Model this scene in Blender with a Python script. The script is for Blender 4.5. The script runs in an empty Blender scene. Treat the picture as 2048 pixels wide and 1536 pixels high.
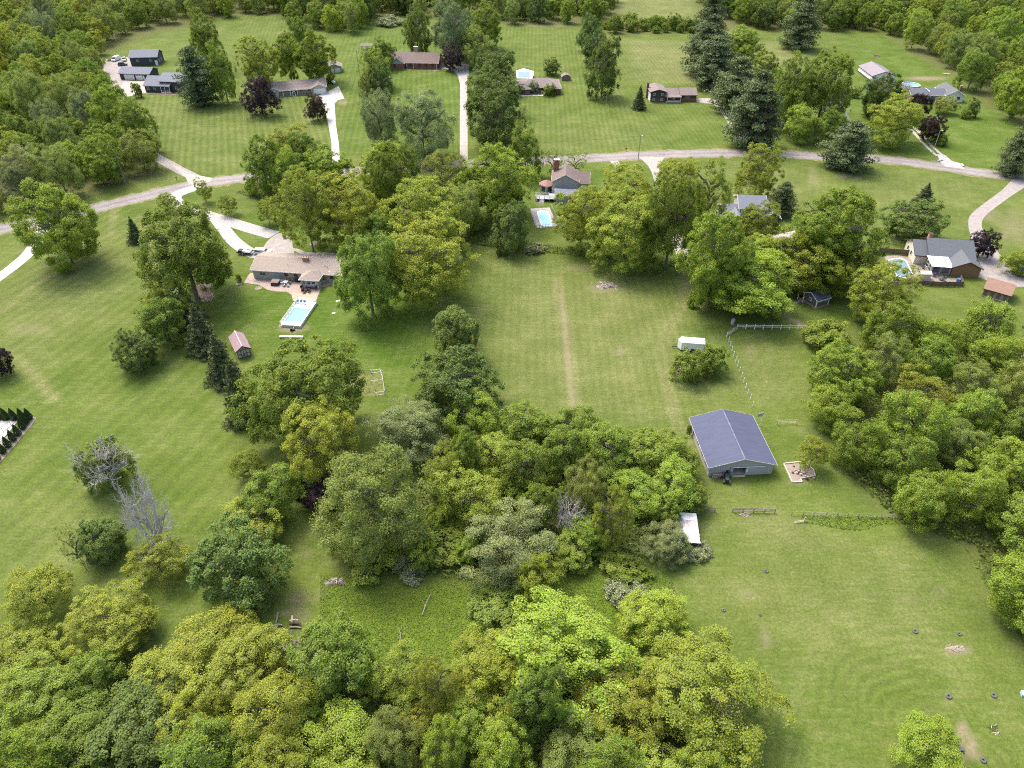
import bpy, math
import numpy as np
from mathutils import Vector

# ------------------------------------------------------------------ camera, sky, sun, exposure
scene = bpy.context.scene
CAM_H, PITCH, FPX = 95.0, math.radians(38.0), 1440.0        # height (m), tilt below horizon, focal length in px of a 2048 px wide frame
cam_data = bpy.data.cameras.new('camera')
cam_data.sensor_fit = 'HORIZONTAL'; cam_data.sensor_width = 36.0
cam_data.lens = 36.0 * FPX / 2048.0
cam_data.clip_start = 1.0; cam_data.clip_end = 9000.0
cam = bpy.data.objects.new('camera', cam_data)
scene.collection.objects.link(cam)
cam.location = (0, 0, CAM_H); cam.rotation_euler = (math.pi/2 - PITCH, 0, 0)
scene.camera = cam

SUN_ELEV, SUN_AZ = math.radians(58), math.radians(-40)       # azimuth clockwise from +Y: the sun stands ahead of the camera, to the left
world = bpy.data.worlds.new('World'); scene.world = world; world.use_nodes = True
wn, wl = world.node_tree.nodes, world.node_tree.links
sky = wn.new('ShaderNodeTexSky'); sky.sky_type = 'NISHITA'; sky.sun_disc = False
sky.sun_elevation = SUN_ELEV; sky.sun_rotation = SUN_AZ
sky.air_density = 1.0; sky.dust_density = 6.0; sky.ozone_density = 1.0
bg = wn['Background']; bg.inputs['Strength'].default_value = 0.15
wl.new(sky.outputs['Color'], bg.inputs['Color'])
sun_d = bpy.data.lights.new('sun', 'SUN'); sun_d.energy = 0.95; sun_d.angle = math.radians(18); sun_d.color = (1.0, 0.95, 0.88)
sun = bpy.data.objects.new('sun', sun_d); scene.collection.objects.link(sun)
sd = Vector((math.sin(SUN_AZ)*math.cos(SUN_ELEV), math.cos(SUN_AZ)*math.cos(SUN_ELEV), math.sin(SUN_ELEV)))
sun.rotation_euler = sd.to_track_quat('Z', 'Y').to_euler(); sun.location = (-100, 100, 200)
scene.view_settings.view_transform = 'Standard'; scene.view_settings.look = 'None'
scene.view_settings.gamma = 1.0; scene.view_settings.use_curve_mapping = False
scene.view_settings.exposure = 1.44
cy = scene.cycles
cy.max_bounces = 7; cy.diffuse_bounces = 5; cy.glossy_bounces = 2; cy.transmission_bounces = 3; cy.transparent_max_bounces = 4
cy.use_adaptive_sampling = False
cy.use_denoising = False; cy.pixel_filter_type = 'BLACKMAN_HARRIS'; cy.filter_width = 1.1
cy.sample_clamp_indirect = 3.0; cy.caustics_reflective = False; cy.caustics_refractive = False

# ------------------------------------------------------------------ helpers
C = scene.collection
TC, TS = math.cos(PITCH), math.sin(PITCH)
K = CAM_H / 80.0
def G(px, py, z=0.0):
    """Point of the level z that the photograph shows at pixel (px, py)."""
    a, b = (px - 1024) / FPX, (py - 768) / FPX
    t = (z - CAM_H) / (-TS - b*TC)
    return (a*t, (TC - b*TS)*t)
def PX(X, Y, Z=0.0):
    d = Y*TC - (Z - CAM_H)*TS; v = -(Y*TS + (Z - CAM_H)*TC)
    return 1024 + FPX*X/d, 768 + FPX*v/d
def frame(l, r):
    a, b = G(*l), G(*r)
    L = math.dist(a, b)
    return a, math.atan2(b[1]-a[1], b[0]-a[0]), L

def tag(o, label=None, cat=None, group=None, kind=None):
    if label: o['label'] = label
    if cat: o['category'] = cat
    if group: o['group'] = group
    if kind: o['kind'] = kind
    return o
def thing(name, loc, rz, label, cat, group=None):
    o = bpy.data.objects.new(name, None); C.objects.link(o)
    o.empty_display_size = 0.5
    o.location = (loc[0], loc[1], loc[2] if len(loc) > 2 else 0.0); o.rotation_euler = (0, 0, rz)
    return tag(o, label, cat, group)

class MB:
    """collects faces, then links them as one mesh object"""
    def __init__(s): s.v = []; s.f = []
    def add(s, vs, fs):
        n = len(s.v); s.v += [tuple(p) for p in vs]; s.f += [tuple(i+n for i in f) for f in fs]; return s
    def box(s, x0, x1, y0, y1, z0, z1):
        return s.add([(x0,y0,z0),(x1,y0,z0),(x1,y1,z0),(x0,y1,z0),(x0,y0,z1),(x1,y0,z1),(x1,y1,z1),(x0,y1,z1)],
                     [(0,3,2,1),(4,5,6,7),(0,1,5,4),(1,2,6,5),(2,3,7,6),(3,0,4,7)])
    def bar(s, p, q, w, h=None):
        """square bar from p to q"""
        p, q = Vector(p), Vector(q); d = (q-p).normalized(); h = h or w
        up = Vector((0,0,1)) if abs(d.z) < .9 else Vector((1,0,0))
        a = d.cross(up).normalized()*w/2; b = a.cross(d).normalized()*h/2
        vs = [p-a-b, p+a-b, p+a+b, p-a+b, q-a-b, q+a-b, q+a+b, q-a+b]
        return s.add(vs, [(0,3,2,1),(4,5,6,7),(0,1,5,4),(1,2,6,5),(2,3,7,6),(3,0,4,7)])
    def tube(s, pts, rads, n=6, cap=True):
        pts = [Vector(p) for p in pts]; rings = []
        for i, p in enumerate(pts):
            d = (pts[min(i+1, len(pts)-1)] - pts[max(i-1, 0)]).normalized()
            up = Vector((0,0,1)) if abs(d.z) < .9 else Vector((1,0,0))
            a = d.cross(up).normalized(); b = a.cross(d)
            rings.append([p + (a*math.cos(2*math.pi*k/n) + b*math.sin(2*math.pi*k/n))*rads[i] for k in range(n)])
        vs = [v for r in rings for v in r]; fs = []
        for i in range(len(pts)-1):
            for k in range(n):
                fs.append((i*n+k, i*n+(k+1) % n, (i+1)*n+(k+1) % n, (i+1)*n+k))
        if cap:
            fs.append(tuple(range(n-1, -1, -1))); fs.append(tuple((len(pts)-1)*n+k for k in range(n)))
        return s.add(vs, fs)
    def cyl(s, x, y, z0, z1, r0, r1=None, n=16):
        return s.tube([(x,y,z0),(x,y,z1)], [r0, r1 if r1 is not None else r0], n)
    def prism(s, poly, z0, z1):
        n = len(poly)
        vs = [(x,y,z0) for x,y in poly] + [(x,y,z1) for x,y in poly]
        fs = [tuple(range(n-1,-1,-1)), tuple(range(n,2*n))] + [(i,(i+1)%n,n+(i+1)%n,n+i) for i in range(n)]
        return s.add(vs, fs)
    def profile(s, prof, a, b, axis='u'):
        """closed profile of (t, z) points swept along an axis from a to b"""
        n = len(prof)
        mk = (lambda w,t,z: (w,t,z)) if axis == 'u' else (lambda w,t,z: (t,w,z))
        vs = [mk(a,t,z) for t,z in prof] + [mk(b,t,z) for t,z in prof]
        return s.add(vs, [tuple(range(n-1,-1,-1)), tuple(range(n,2*n))] + [(i,(i+1)%n,n+(i+1)%n,n+i) for i in range(n)])
    def mesh(s, name, m):
        me = bpy.data.meshes.new(name); me.from_pydata(s.v, [], s.f); me.validate(); me.update()
        if m is not None: me.materials.append(m)
        import bmesh
        bm = bmesh.new(); bm.from_mesh(me); bmesh.ops.recalc_face_normals(bm, faces=bm.faces); bm.to_mesh(me); bm.free()
        return me
    def build(s, name, m, parent=None, smooth=False):
        me = s.mesh(name, m)
        if smooth:
            for p in me.polygons: p.use_smooth = True
        o = bpy.data.objects.new(name, me); C.objects.link(o)
        if parent is not None: o.parent = parent
        return o

def part(name, me, parent, loc=(0,0,0), rz=0, scale=None):
    o = bpy.data.objects.new(name, me); C.objects.link(o); o.parent = parent; o.location = loc; o.rotation_euler = (0,0,rz)
    if scale: o.scale = scale
    return o

# ------------------------------------------------------------------ materials
def lin(r, g, b):
    f = lambda c: ((c/255)/12.92 if c/255 <= .04045 else (((c/255)+.055)/1.055)**2.4)
    return (f(r), f(g), f(b))
def mat(name, col, rough=.8, var=.12, scale=3.0, fine=0.0, spec=.3, bump=0.0, metal=0.0, stretch=None):
    m = bpy.data.materials.new(name); m.use_nodes = True
    n, l = m.node_tree.nodes, m.node_tree.links; b = n['Principled BSDF']
    b.inputs['Roughness'].default_value = rough; b.inputs['Metallic'].default_value = metal
    b.inputs['Specular IOR Level'].default_value = spec
    tc = n.new('ShaderNodeTexCoord'); src = tc.outputs['Object']
    if stretch:
        mp = n.new('ShaderNodeMapping'); mp.inputs['Scale'].default_value = stretch; l.new(src, mp.inputs['Vector']); src = mp.outputs['Vector']
    nz = n.new('ShaderNodeTexNoise'); nz.inputs['Scale'].default_value = scale; nz.inputs['Detail'].default_value = 5; nz.inputs['Roughness'].default_value = .65
    l.new(src, nz.inputs['Vector'])
    r = n.new('ShaderNodeMapRange'); r.inputs[1].default_value = .3; r.inputs[2].default_value = .7; r.inputs[3].default_value = 1-var; r.inputs[4].default_value = 1+var
    l.new(nz.outputs['Fac'], r.inputs[0])
    mx = n.new('ShaderNodeVectorMath'); mx.operation = 'SCALE'; mx.inputs[0].default_value = col
    l.new(r.outputs[0], mx.inputs['Scale']); l.new(mx.outputs[0], b.inputs['Base Color'])
    if bump:
        bp = n.new('ShaderNodeBump'); bp.inputs['Strength'].default_value = bump; bp.inputs['Distance'].default_value = .05
        nf = n.new('ShaderNodeTexNoise'); nf.inputs['Scale'].default_value = scale*6; l.new(src, nf.inputs['Vector'])
        l.new(nf.outputs['Fac'], bp.inputs['Height']); l.new(bp.outputs[0], b.inputs['Normal'])
    return m

def leaf_mat(name, flower=False, trans=.4):
    m = bpy.data.materials.new(name); m.use_nodes = True
    n, l = m.node_tree.nodes, m.node_tree.links; n.remove(n['Principled BSDF']); out = n['Material Output']
    oi = n.new('ShaderNodeObjectInfo'); at = n.new('ShaderNodeAttribute'); at.attribute_name = 'rnd'
    hs = n.new('ShaderNodeHueSaturation'); l.new(oi.outputs['Color'], hs.inputs['Color'])
    def rng(sock, a, b, src):
        r = n.new('ShaderNodeMapRange'); r.inputs[3].default_value = a; r.inputs[4].default_value = b; l.new(src, r.inputs[0]); l.new(r.outputs[0], sock); return r
    sp = n.new('ShaderNodeSeparateXYZ'); l.new(at.outputs['Vector'], sp.inputs[0])
    rng(hs.inputs['Hue'], .484, .516, sp.outputs['X']); rng(hs.inputs['Value'], .72, 1.28, sp.outputs['Y']); rng(hs.inputs['Saturation'], .85, 1.1, sp.outputs['Z'])
    col = hs.outputs[0]
    if flower:
        gt = n.new('ShaderNodeMath'); gt.operation = 'GREATER_THAN'; gt.inputs[1].default_value = .80; l.new(sp.outputs['Z'], gt.inputs[0])
        mc = n.new('ShaderNodeMix'); mc.data_type = 'RGBA'; l.new(gt.outputs[0], mc.inputs[0]); l.new(col, mc.inputs[6]); mc.inputs[7].default_value = (.50,.51,.42,1); col = mc.outputs[2]
    di = n.new('ShaderNodeBsdfDiffuse'); tr = n.new('ShaderNodeBsdfTranslucent'); gl = n.new('ShaderNodeBsdfGlossy'); gl.inputs['Roughness'].default_value = .5
    l.new(col, di.inputs['Color']); l.new(col, tr.inputs['Color'])
    ms = n.new('ShaderNodeMixShader'); ms.inputs[0].default_value = trans; l.new(di.outputs[0], ms.inputs[1]); l.new(tr.outputs[0], ms.inputs[2])
    m2 = n.new('ShaderNodeMixShader'); m2.inputs[0].default_value = .012; l.new(ms.outputs[0], m2.inputs[1]); l.new(gl.outputs[0], m2.inputs[2])
    l.new(m2.outputs[0], out.inputs['Surface'])
    return m

MT = {}
MT['leaf'] = leaf_mat('leaf'); MT['needle'] = leaf_mat('needle', trans=.1); MT['blossom'] = leaf_mat('blossom', flower=True)
MT['bark'] = mat('bark', (.19,.16,.125), .95, .3, 4)
MT['bark_pale'] = mat('bark_pale', (.46,.435,.39), .95, .25, 4)
MT['asphalt'] = mat('asphalt', (.22,.20,.19), .9, .2, .35, bump=.2, stretch=(1,1,1))
MT['asphalt_new'] = mat('asphalt_new', (.10,.10,.105), .9, .15, .8)
MT['verge'] = mat('verge', (.16,.155,.06), .95, .35, .8)
MT['concrete'] = mat('concrete', (.33,.305,.28), .9, .12, .5)
MT['concrete_white'] = mat('concrete_white', (.40,.385,.375), .9, .1, .5)
MT['concrete_tan'] = mat('concrete_tan', (.28,.255,.235), .9, .15, .5)
MT['drive_grey'] = mat('drive_grey', (.27,.245,.23), .95, .18, .7, bump=.2)
MT['gravel'] = mat('gravel', (.31,.29,.26), .95, .25, 1.5, bump=.3)
MT['gravel_white'] = mat('gravel_white', (.33,.32,.31), .95, .2, 1.2, bump=.3)
MT['patio'] = mat('patio', (.32,.255,.22), .9, .15, 1.0)
MT['flagstone'] = mat('flagstone', (.40,.31,.22), .9, .3, 1.6)
MT['mulch'] = mat('mulch', (.15,.115,.09), .95, .3, 5, bump=.5)
MT['mulch_grey'] = mat('mulch_grey', (.25,.21,.175), .95, .2, 3, bump=.3)
MT['roof_tan'] = mat('roof_tan', (.29,.243,.208), .9, .16, 2.0, stretch=(.6,2.5,2.5))
MT['roof_brown'] = mat('roof_brown', (.165,.125,.115), .9, .2, 1.2, stretch=(.6,2.5,2.5))
MT['roof_greybrown'] = mat('roof_greybrown', (.20,.165,.155), .9, .2, 1.2, stretch=(.6,2.5,2.5))
MT['roof_slate'] = mat('roof_slate', (.155,.17,.205), .85, .15, 1.2, stretch=(.6,2.5,2.5))
MT['roof_dark'] = mat('roof_dark', (.105,.115,.13), .85, .15, 1.5, stretch=(.6,2.5,2.5))
MT['roof_navy'] = mat('roof_navy', (.085,.09,.115), .85, .15, 1.5)
MT['roof_shed_brown'] = mat('roof_shed_brown', (.26,.165,.125), .9, .2, 2.0, stretch=(.6,2.5,2.5))
MT['roof_mauve'] = mat('roof_mauve', (.27,.19,.20), .7, .1, 1.2)
MT['roof_purple'] = mat('roof_purple', (.20,.175,.195), .6, .08, .6)
MT['roof_red'] = mat('roof_red', (.30,.17,.15), .85, .15, 1.5)
MT['barn_roof'] = mat('barn_roof', (.078,.088,.135), .75, .12, .8, spec=.12, stretch=(.5,3,1))
MT['barn_roof_white'] = mat('barn_roof_white', (.55,.56,.62), .6, .2, 1.5)
MT['tin'] = mat('tin', (.52,.52,.55), .5, .15, 1.2, spec=.5, stretch=(.6,3,1))
MT['tin_white'] = mat('tin_white', (.72,.72,.73), .5, .08, 1.2, spec=.5)
MT['tin_rust'] = mat('tin_rust', (.46,.42,.40), .6, .3, 1.6)
MT['white'] = mat('white_paint', (.76,.76,.75), .6, .05, 1.5)
MT['white_roof'] = mat('white_roof', (.80,.80,.80), .6, .03, 1.5)
MT['siding_white'] = mat('siding_white', (.70,.70,.69), .7, .06, 1.5, stretch=(.3,.3,6))
MT['siding_dark'] = mat('siding_dark', (.062,.068,.078), .8, .12, 1.5, stretch=(.3,.3,6))
MT['siding_grey'] = mat('siding_grey', (.40,.385,.36), .8, .08, 1.5, stretch=(.3,.3,6))
MT['siding_beige'] = mat('siding_beige', (.47,.43,.36), .8, .08, 1.5, stretch=(.3,.3,6))
MT['siding_brown'] = mat('siding_brown', (.075,.060,.055), .85, .15, 1.5, stretch=(3,3,.3))
MT['siding_bluegrey'] = mat('siding_bluegrey', (.33,.36,.40), .8, .08, 1.5, stretch=(.3,.3,6))
MT['play_grey'] = mat('play_grey', (.13,.125,.12), .8, .12, 2, stretch=(.3,.3,6))
MT['barn_wall'] = mat('barn_wall', (.36,.345,.335), .7, .07, 1.2, stretch=(4,4,.3))
MT['stone'] = mat('stone', (.34,.29,.225), .95, .3, 2.2, bump=.4)
MT['cream'] = mat('cream', (.60,.56,.45), .8, .08, 2)
MT['wood_dark'] = mat('wood_dark', (.075,.052,.04), .85, .2, 3)
MT['wood_log'] = mat('wood_log', (.23,.135,.065), .85, .4, 2.5, stretch=(.4,.4,4))
MT['wood_grey'] = mat('wood_grey', (.24,.21,.185), .9, .25, 3)
MT['wood_pale'] = mat('wood_pale', (.45,.39,.31), .9, .25, 3)
MT['fence_brown'] = mat('fence_brown', (.16,.11,.08), .9, .25, 3)
MT['glass'] = mat('glass', (.035,.045,.06), .12, .1, .6, spec=.6)
MT['brown_box'] = mat('brown_box', (.20,.15,.13), .85, .1, 2)
MT['red_barn'] = mat('red_barn', (.22,.045,.045), .85, .15, 2, stretch=(4,4,.3))
MT['black'] = mat('black', (.02,.02,.022), .6, .1, 2)
MT['rubber'] = mat('rubber', (.10,.10,.10), .85, .35, 4)
MT['metal_grey'] = mat('metal_grey', (.35,.36,.37), .5, .1, 2, spec=.5)
MT['vinyl_blue'] = mat('vinyl_blue', (.30,.42,.47), .7, .08, 2)
MT['wicker'] = mat('wicker', (.075,.055,.045), .9, .2, 4)
MT['cushion'] = mat('cushion', (.30,.25,.2), .9, .15, 3)
MT['green_paint'] = mat('green_paint', (.03,.06,.045), .5, .15, 3)
MT['blue_tarp'] = mat('blue_tarp', (.05,.16,.42), .6, .15, 3)
MT['car_white'] = mat('car_white', (.75,.75,.75), .25, .02, 1, spec=.6)
MT['car_tan'] = mat('car_tan', (.50,.44,.33), .35, .04, 1, spec=.6)
MT['car_dark'] = mat('car_dark', (.035,.04,.055), .25, .05, 1, spec=.6)
def brick_mat(name, c1, c2, mortar, sc=1.0):
    m = mat(name, c1, .9, .1, 2); n, l = m.node_tree.nodes, m.node_tree.links; b = n['Principled BSDF']
    tc = n.new('ShaderNodeTexCoord'); sp = n.new('ShaderNodeSeparateXYZ'); l.new(tc.outputs['Object'], sp.inputs[0])
    ad = n.new('ShaderNodeMath'); l.new(sp.outputs['X'], ad.inputs[0]); l.new(sp.outputs['Y'], ad.inputs[1])
    cb = n.new('ShaderNodeCombineXYZ'); l.new(ad.outputs[0], cb.inputs[0]); l.new(sp.outputs['Z'], cb.inputs[1])
    bt = n.new('ShaderNodeTexBrick'); bt.inputs['Scale'].default_value = 4.0*sc; bt.inputs['Color1'].default_value = c1+(1,); bt.inputs['Color2'].default_value = c2+(1,); bt.inputs['Mortar'].default_value = mortar+(1,); bt.inputs['Mortar Size'].default_value = .012
    l.new(cb.outputs[0], bt.inputs['Vector']); l.new(bt.outputs['Color'], b.inputs['Base Color']); return m
MT['brick_red'] = brick_mat('brick_red', (.30,.105,.06), (.20,.07,.045), (.32,.26,.22))
MT['brick_brown'] = brick_mat('brick_brown', (.17,.085,.07), (.12,.065,.055), (.25,.2,.18))
MT['brick_tan'] = brick_mat('brick_tan', (.42,.20,.10), (.34,.17,.09), (.4,.33,.27))
def water_mat(name, col, cover=False):
    m = mat(name, col, .08 if not cover else .5, .06, .8, spec=.5); n, l = m.node_tree.nodes, m.node_tree.links
    bp = n.new('ShaderNodeBump'); bp.inputs['Strength'].default_value = .15; nz = n.new('ShaderNodeTexNoise'); nz.inputs['Scale'].default_value = 2.5; l.new(nz.outputs['Fac'], bp.inputs['Height']); l.new(bp.outputs[0], n['Principled BSDF'].inputs['Normal'])
    return m
MT['water'] = water_mat('pool_water', (.13,.42,.60)); MT['water_pale'] = water_mat('pool_water_pale', (.30,.62,.70)); MT['cover'] = water_mat('pool_cover', (.13,.22,.27), True); MT['water_deep'] = water_mat('pool_water_deep', (.16,.42,.56))
MT['garden'] = mat('garden', (.115,.13,.035), .95, .4, 1.2)
MT['tall_green'] = mat('tall_green', (.075,.10,.02), .95, .3, 3)
MT['mulch_bed'] = mat('mulch_bed', (.20,.15,.13), .95, .25, 4, bump=.4)
MT['ridge_worn'] = mat('ridge_worn', (.15,.16,.22), .7, .45, .7)
MT['flag_dull'] = mat('flag_dull', (.24,.205,.175), .9, .3, 1.2)
def road_mat():
    m = mat('road_asphalt', (.22,.20,.19), .92, .1, 1.0); n, l = m.node_tree.nodes, m.node_tree.links; b = n['Principled BSDF']
    src = b.inputs['Base Color'].links[0].from_socket
    at = n.new('ShaderNodeAttribute'); at.attribute_name = 'across'; geo = n.new('ShaderNodeNewGeometry')
    def nz(s):
        t = n.new('ShaderNodeTexNoise'); t.inputs['Scale'].default_value = s; t.inputs['Detail'].default_value = 6; t.inputs['Roughness'].default_value = .7; l.new(geo.outputs['Position'], t.inputs['Vector']); return t.outputs['Fac']
    def M(op, a, c):
        t = n.new('ShaderNodeMath'); t.operation = op
        for i, q in enumerate((a, c)):
            if isinstance(q, (int, float)): t.inputs[i].default_value = q
            else: l.new(q, t.inputs[i])
        return t.outputs[0]
    def R(x, a, c, d, e):
        t = n.new('ShaderNodeMapRange'); t.inputs[1].default_value = a; t.inputs[2].default_value = c; t.inputs[3].default_value = d; t.inputs[4].default_value = e; l.new(x, t.inputs[0]); return t.outputs[0]
    ab = M('ABSOLUTE', at.outputs['Fac'], 0)
    wob = M('ADD', ab, M('MULTIPLY', M('SUBTRACT', nz(.25), .5), .12))
    tr_ = R(M('ABSOLUTE', M('SUBTRACT', wob, .47), 0), .0, .26, .13, -.05)        # worn wheel paths
    seam = R(wob, .0, .05, -.22, .0); patch = R(nz(.08), .42, .6, -.12, .10); grit = R(nz(2.5), .3, .7, -.10, .10)
    vo = n.new('ShaderNodeTexVoronoi'); vo.feature = 'DISTANCE_TO_EDGE'; vo.inputs['Scale'].default_value = .22; l.new(geo.outputs['Position'], vo.inputs['Vector']); crack = R(vo.outputs['Distance'], .0, .022, -.25, 0)
    k = M('ADD', M('ADD', 1.0, tr_), M('ADD', M('ADD', seam, patch), M('ADD', grit, crack)))
    sc = n.new('ShaderNodeVectorMath'); sc.operation = 'SCALE'; l.new(src, sc.inputs[0]); l.new(k, sc.inputs['Scale']); l.new(sc.outputs[0], b.inputs['Base Color']); return m
MT['road'] = road_mat()


# ------------------------------------------------------------------ ground
rng = np.random.default_rng(11)
SP = 1.25
xs = np.arange(-355, 355.1, SP); ys = np.arange(20, 570.1, SP)
ext = np.array([2, 5, 12, 30, 80, 200, 500, 1200, 3000.])
gx = np.concatenate([xs[0]-ext[::-1], xs, xs[-1]+ext]); gy = np.concatenate([ys[0]-ext[::-1], ys, ys[-1]+ext])
NX, NY = len(gx), len(gy)
XX, YY = np.meshgrid(gx, gy)
dd = np.maximum(YY*TC + CAM_H*TS, 1.0)
PXX = np.where(YY*TC + CAM_H*TS > 1, 1024 + FPX*XX/dd, -9e5); PYY = np.where(YY*TC + CAM_H*TS > 1, 768 - FPX*(YY*TS - CAM_H*TC)/dd, 9e5)
def inside(poly):
    p = np.array(poly, float); r = np.zeros(XX.shape, bool)
    for (x0,y0),(x1,y1) in zip(p, np.roll(p, -1, 0)):
        if y0 == y1: continue
        c = ((y0 > PYY) != (y1 > PYY)) & (PXX < (x1-x0)*(PYY-y0)/(y1-y0)+x0)
        r ^= c
    return r
def blur(a, r):
    r = int(round(r/SP))
    if r < 1: return a
    for _ in range(2):
        for ax in (0, 1):
            pd = np.pad(a, [(r+1, r) if i == ax else (0, 0) for i in range(2)], mode='edge'); cs = np.cumsum(pd, ax)
            n = a.shape[ax]
            hi = np.take(cs, np.arange(2*r+1, 2*r+1+n), ax); lo = np.take(cs, np.arange(0, n), ax)
            a = (hi-lo)/(2*r+1)
    return a
def area(poly, soft=2.5): return blur(inside(poly).astype(float), soft)
def line(pts, w, soft=0.8):
    P = [np.array(G(*p)) for p in pts]; d = np.full(XX.shape, 1e9)
    for a, b in zip(P[:-1], P[1:]):
        ab = b-a; t = np.clip(((XX-a[0])*ab[0]+(YY-a[1])*ab[1])/(ab@ab), 0, 1)
        d = np.minimum(d, np.hypot(XX-a[0]-t*ab[0], YY-a[1]-t*ab[1]))
    return np.clip((w/2+soft-d)/soft, 0, 1)
def spot(px, py, rx, ry=None, soft=.5):
    """elliptical patch, radii in px of the photograph"""
    ry = ry or rx
    q = np.hypot((PXX-px)/rx, (PYY-py)/ry); return np.clip((1+soft-q)/(2*soft), 0, 1)
dry = np.zeros(XX.shape); lush = dry.copy(); dirt = dry.copy(); wood = dry.copy(); tall = dry.copy(); sxc = dry.copy(); samp = dry.copy()
for p, s in (([(-200,-200),(420,-100),(420,45),(300,70),(210,110),(205,200),(300,300),(345,345),(250,372),(100,405),(-200,450)],2),
             ([(400,-100),(800,-100),(800,32),(720,50),(600,60),(560,28),(400,36)],2), ([(800,-100),(1228,-100),(1228,25),(1190,50),(1005,50),(1000,35),(800,34)],2),
             ([(1215,46),(1395,48),(1395,-100),(1800,-100),(1800,58),(1640,64),(1520,62),(1215,70)],2), ([(1780,-100),(2400,-100),(2400,420),(2048,250),(1955,198),(1900,150),(1822,105),(1770,66)],2),
             ([(1660,870),(1725,745),(1920,700),(2400,700),(2400,1500),(2060,1300),(1990,1200),(1955,1090),(1800,1040),(1705,955)],2.5),
             ([(-300,1330),(330,1330),(600,1330),(880,1380),(1290,1330),(1500,1480),(1500,2500),(-300,2500)],3), ([(700,1080),(860,940),(1200,870),(1380,940),(1385,1040),(1330,1095),(1000,1150),(700,1145)],2.5),
             ([(470,385),(560,360),(700,400),(870,400),(980,455),(1010,495),(900,480),(760,440),(600,370),(520,400)],2), ([(1400,480),(1520,460),(1600,480),(1600,540),(1480,560)],3)):
    wood = np.maximum(wood, .9*area(p, s))
tall = np.maximum(tall, area([(640,1145),(700,1150),(1000,1160),(1250,1130),(1342,1160),(1400,1310),(1250,1320),(850,1340),(640,1340)], 1.3))
tall = np.maximum(tall, area([(1600,1028),(1830,1036),(1900,1060),(2010,1240),(1960,1150),(1920,1080),(1830,1048),(1716,1062),(1610,1045)], 1.3))
lush = np.maximum(lush, area([(430,560),(500,560),(690,580),(870,560),(850,800),(700,720),(560,690),(430,640)], 6))
lush = np.maximum(lush, .8*area([(480,400),(620,440),(700,500),(560,500),(480,470)], 4))
lush = np.maximum(lush, .7*area([(1040,330),(1300,330),(1250,440),(1050,440)], 5))
lush = np.maximum(lush, .7*area([(1690,80),(1800,80),(2048,260),(2048,350),(1700,300)], 8))
lush = np.maximum(lush, .6*area([(1560,590),(1760,600),(1760,640),(1600,660)], 4))
lush = np.maximum(lush, .6*area([(690,60),(1000,60),(930,310),(690,310)], 8))
for a in (([(960,530),(1340,560),(1430,860),(1000,820)],.32,8),([(1245,80),(1390,85),(1440,170),(1280,160)],.45,5),([(1180,620),(1270,620),(1290,850),(1200,850)],.35,5),([(1470,690),(1530,690),(1600,800),(1510,810)],.4,4),
          ([(0,560),(230,450),(300,520),(120,700),(0,740)],.28,9),([(0,950),(200,1050),(180,1200),(0,1150)],.25,8),([(1350,1180),(1560,1080),(1900,1090),(1960,1250),(1600,1320)],.28,7),
          ([(1440,100),(1540,80),(1640,110),(1540,150)],.4,5),([(1440,330),(1660,335),(1640,420),(1460,400)],.25,6),([(1700,340),(2030,370),(1930,450),(1750,440)],.2,7),([(1960,440),(2048,380),(2048,520)],.25,5),
          ([(1470,1030),(1640,1040),(1760,1090),(1560,1110)],.45,3),([(1090,250),(1300,240),(1320,300),(1100,305)],.15,5),([(240,205),(680,205),(690,345),(360,345)],.12,5)):
    dry = np.maximum(dry, a[1]*area(a[0], a[2]))
dirt = np.maximum(dirt, .5*line([(1122,590),(1132,680),(1140,760),(1145,805)], .8, .9)); dry = np.maximum(dry, .7*line([(1115,560),(1126,620),(1136,700),(1146,808)], 1.8, 1.5))
for pts in ([(1364,545),(1362,590),(1352,620),(1325,660),(1318,690),(1320,740),(1334,790),(1350,860)], [(1376,548),(1374,590),(1364,622),(1340,665),(1330,700),(1332,745),(1346,795),(1362,860)]):
    dry = np.maximum(dry, .55*line(pts, .5, .9))
for pts in ([(285,430),(320,560)], [(232,400),(222,470)], [(0,625),(70,570),(130,540)], [(310,560),(330,640)], [(20,700),(60,740),(110,800)]):
    dry = np.maximum(dry, .6*line(pts, .8, 1.3))
for x, y, rx, ry, k in ((1240,705,14,6,.5),(587,656,26,9,1),(1371,530,13,16,.9),(1852,157,36,4,.9),(1980,430,22,12,.4),(2010,470,10,10,.5),(1925,1470,12,26,.95),(1945,1500,14,18,.9),(1915,1298,24,10,.8),(1445,955,20,5,.7),(1490,968,14,4,.5),(1498,1030,12,4,.7),
                        (1812,1197,16,9,.35),(1880,1180,14,8,.3),(1530,1280,9,28,.4),(1495,1185,14,10,.35),(672,1066,8,5,.8),(596,1200,22,16,.5),(575,1225,20,10,.5),(612,1112,14,8,.4),(1155,535,30,6,.4),(1210,578,30,8,.5),(685,206,9,5,.7),(860,73,16,4,.5),(1100,50,40,4,.6),
                        (1690,352,14,5,.8),(1712,355,10,4,.6),(1870,328,16,5,.7),(1545,303,12,4,.5),(1080,400,9,10,.8),(1500,700,10,20,.3),(1595,965,20,5,.4),(600,1225,18,30,.4),(1870,485,30,4,.8),(1790,478,22,4,.7),(1355,745,8,12,.7),(2030,455,30,30,.35),(578,66,20,3,.8),(1895,1393,14,8,.3),(60,660,40,12,.25),(430,745,10,8,.3),(1625,352,8,20,.35),(1850,90,20,6,.2),(1380,870,8,20,.6),(640,1190,4,50,.3),(1346,1180,4,26,.7),(1351,1215,3,20,.6)):
    dirt = np.maximum(dirt, k*spot(x, y, rx, ry))
dry = np.maximum(dry, .4*area([(1215,-90),(1395,-90),(1395,44),(1215,44)], 4))
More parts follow.
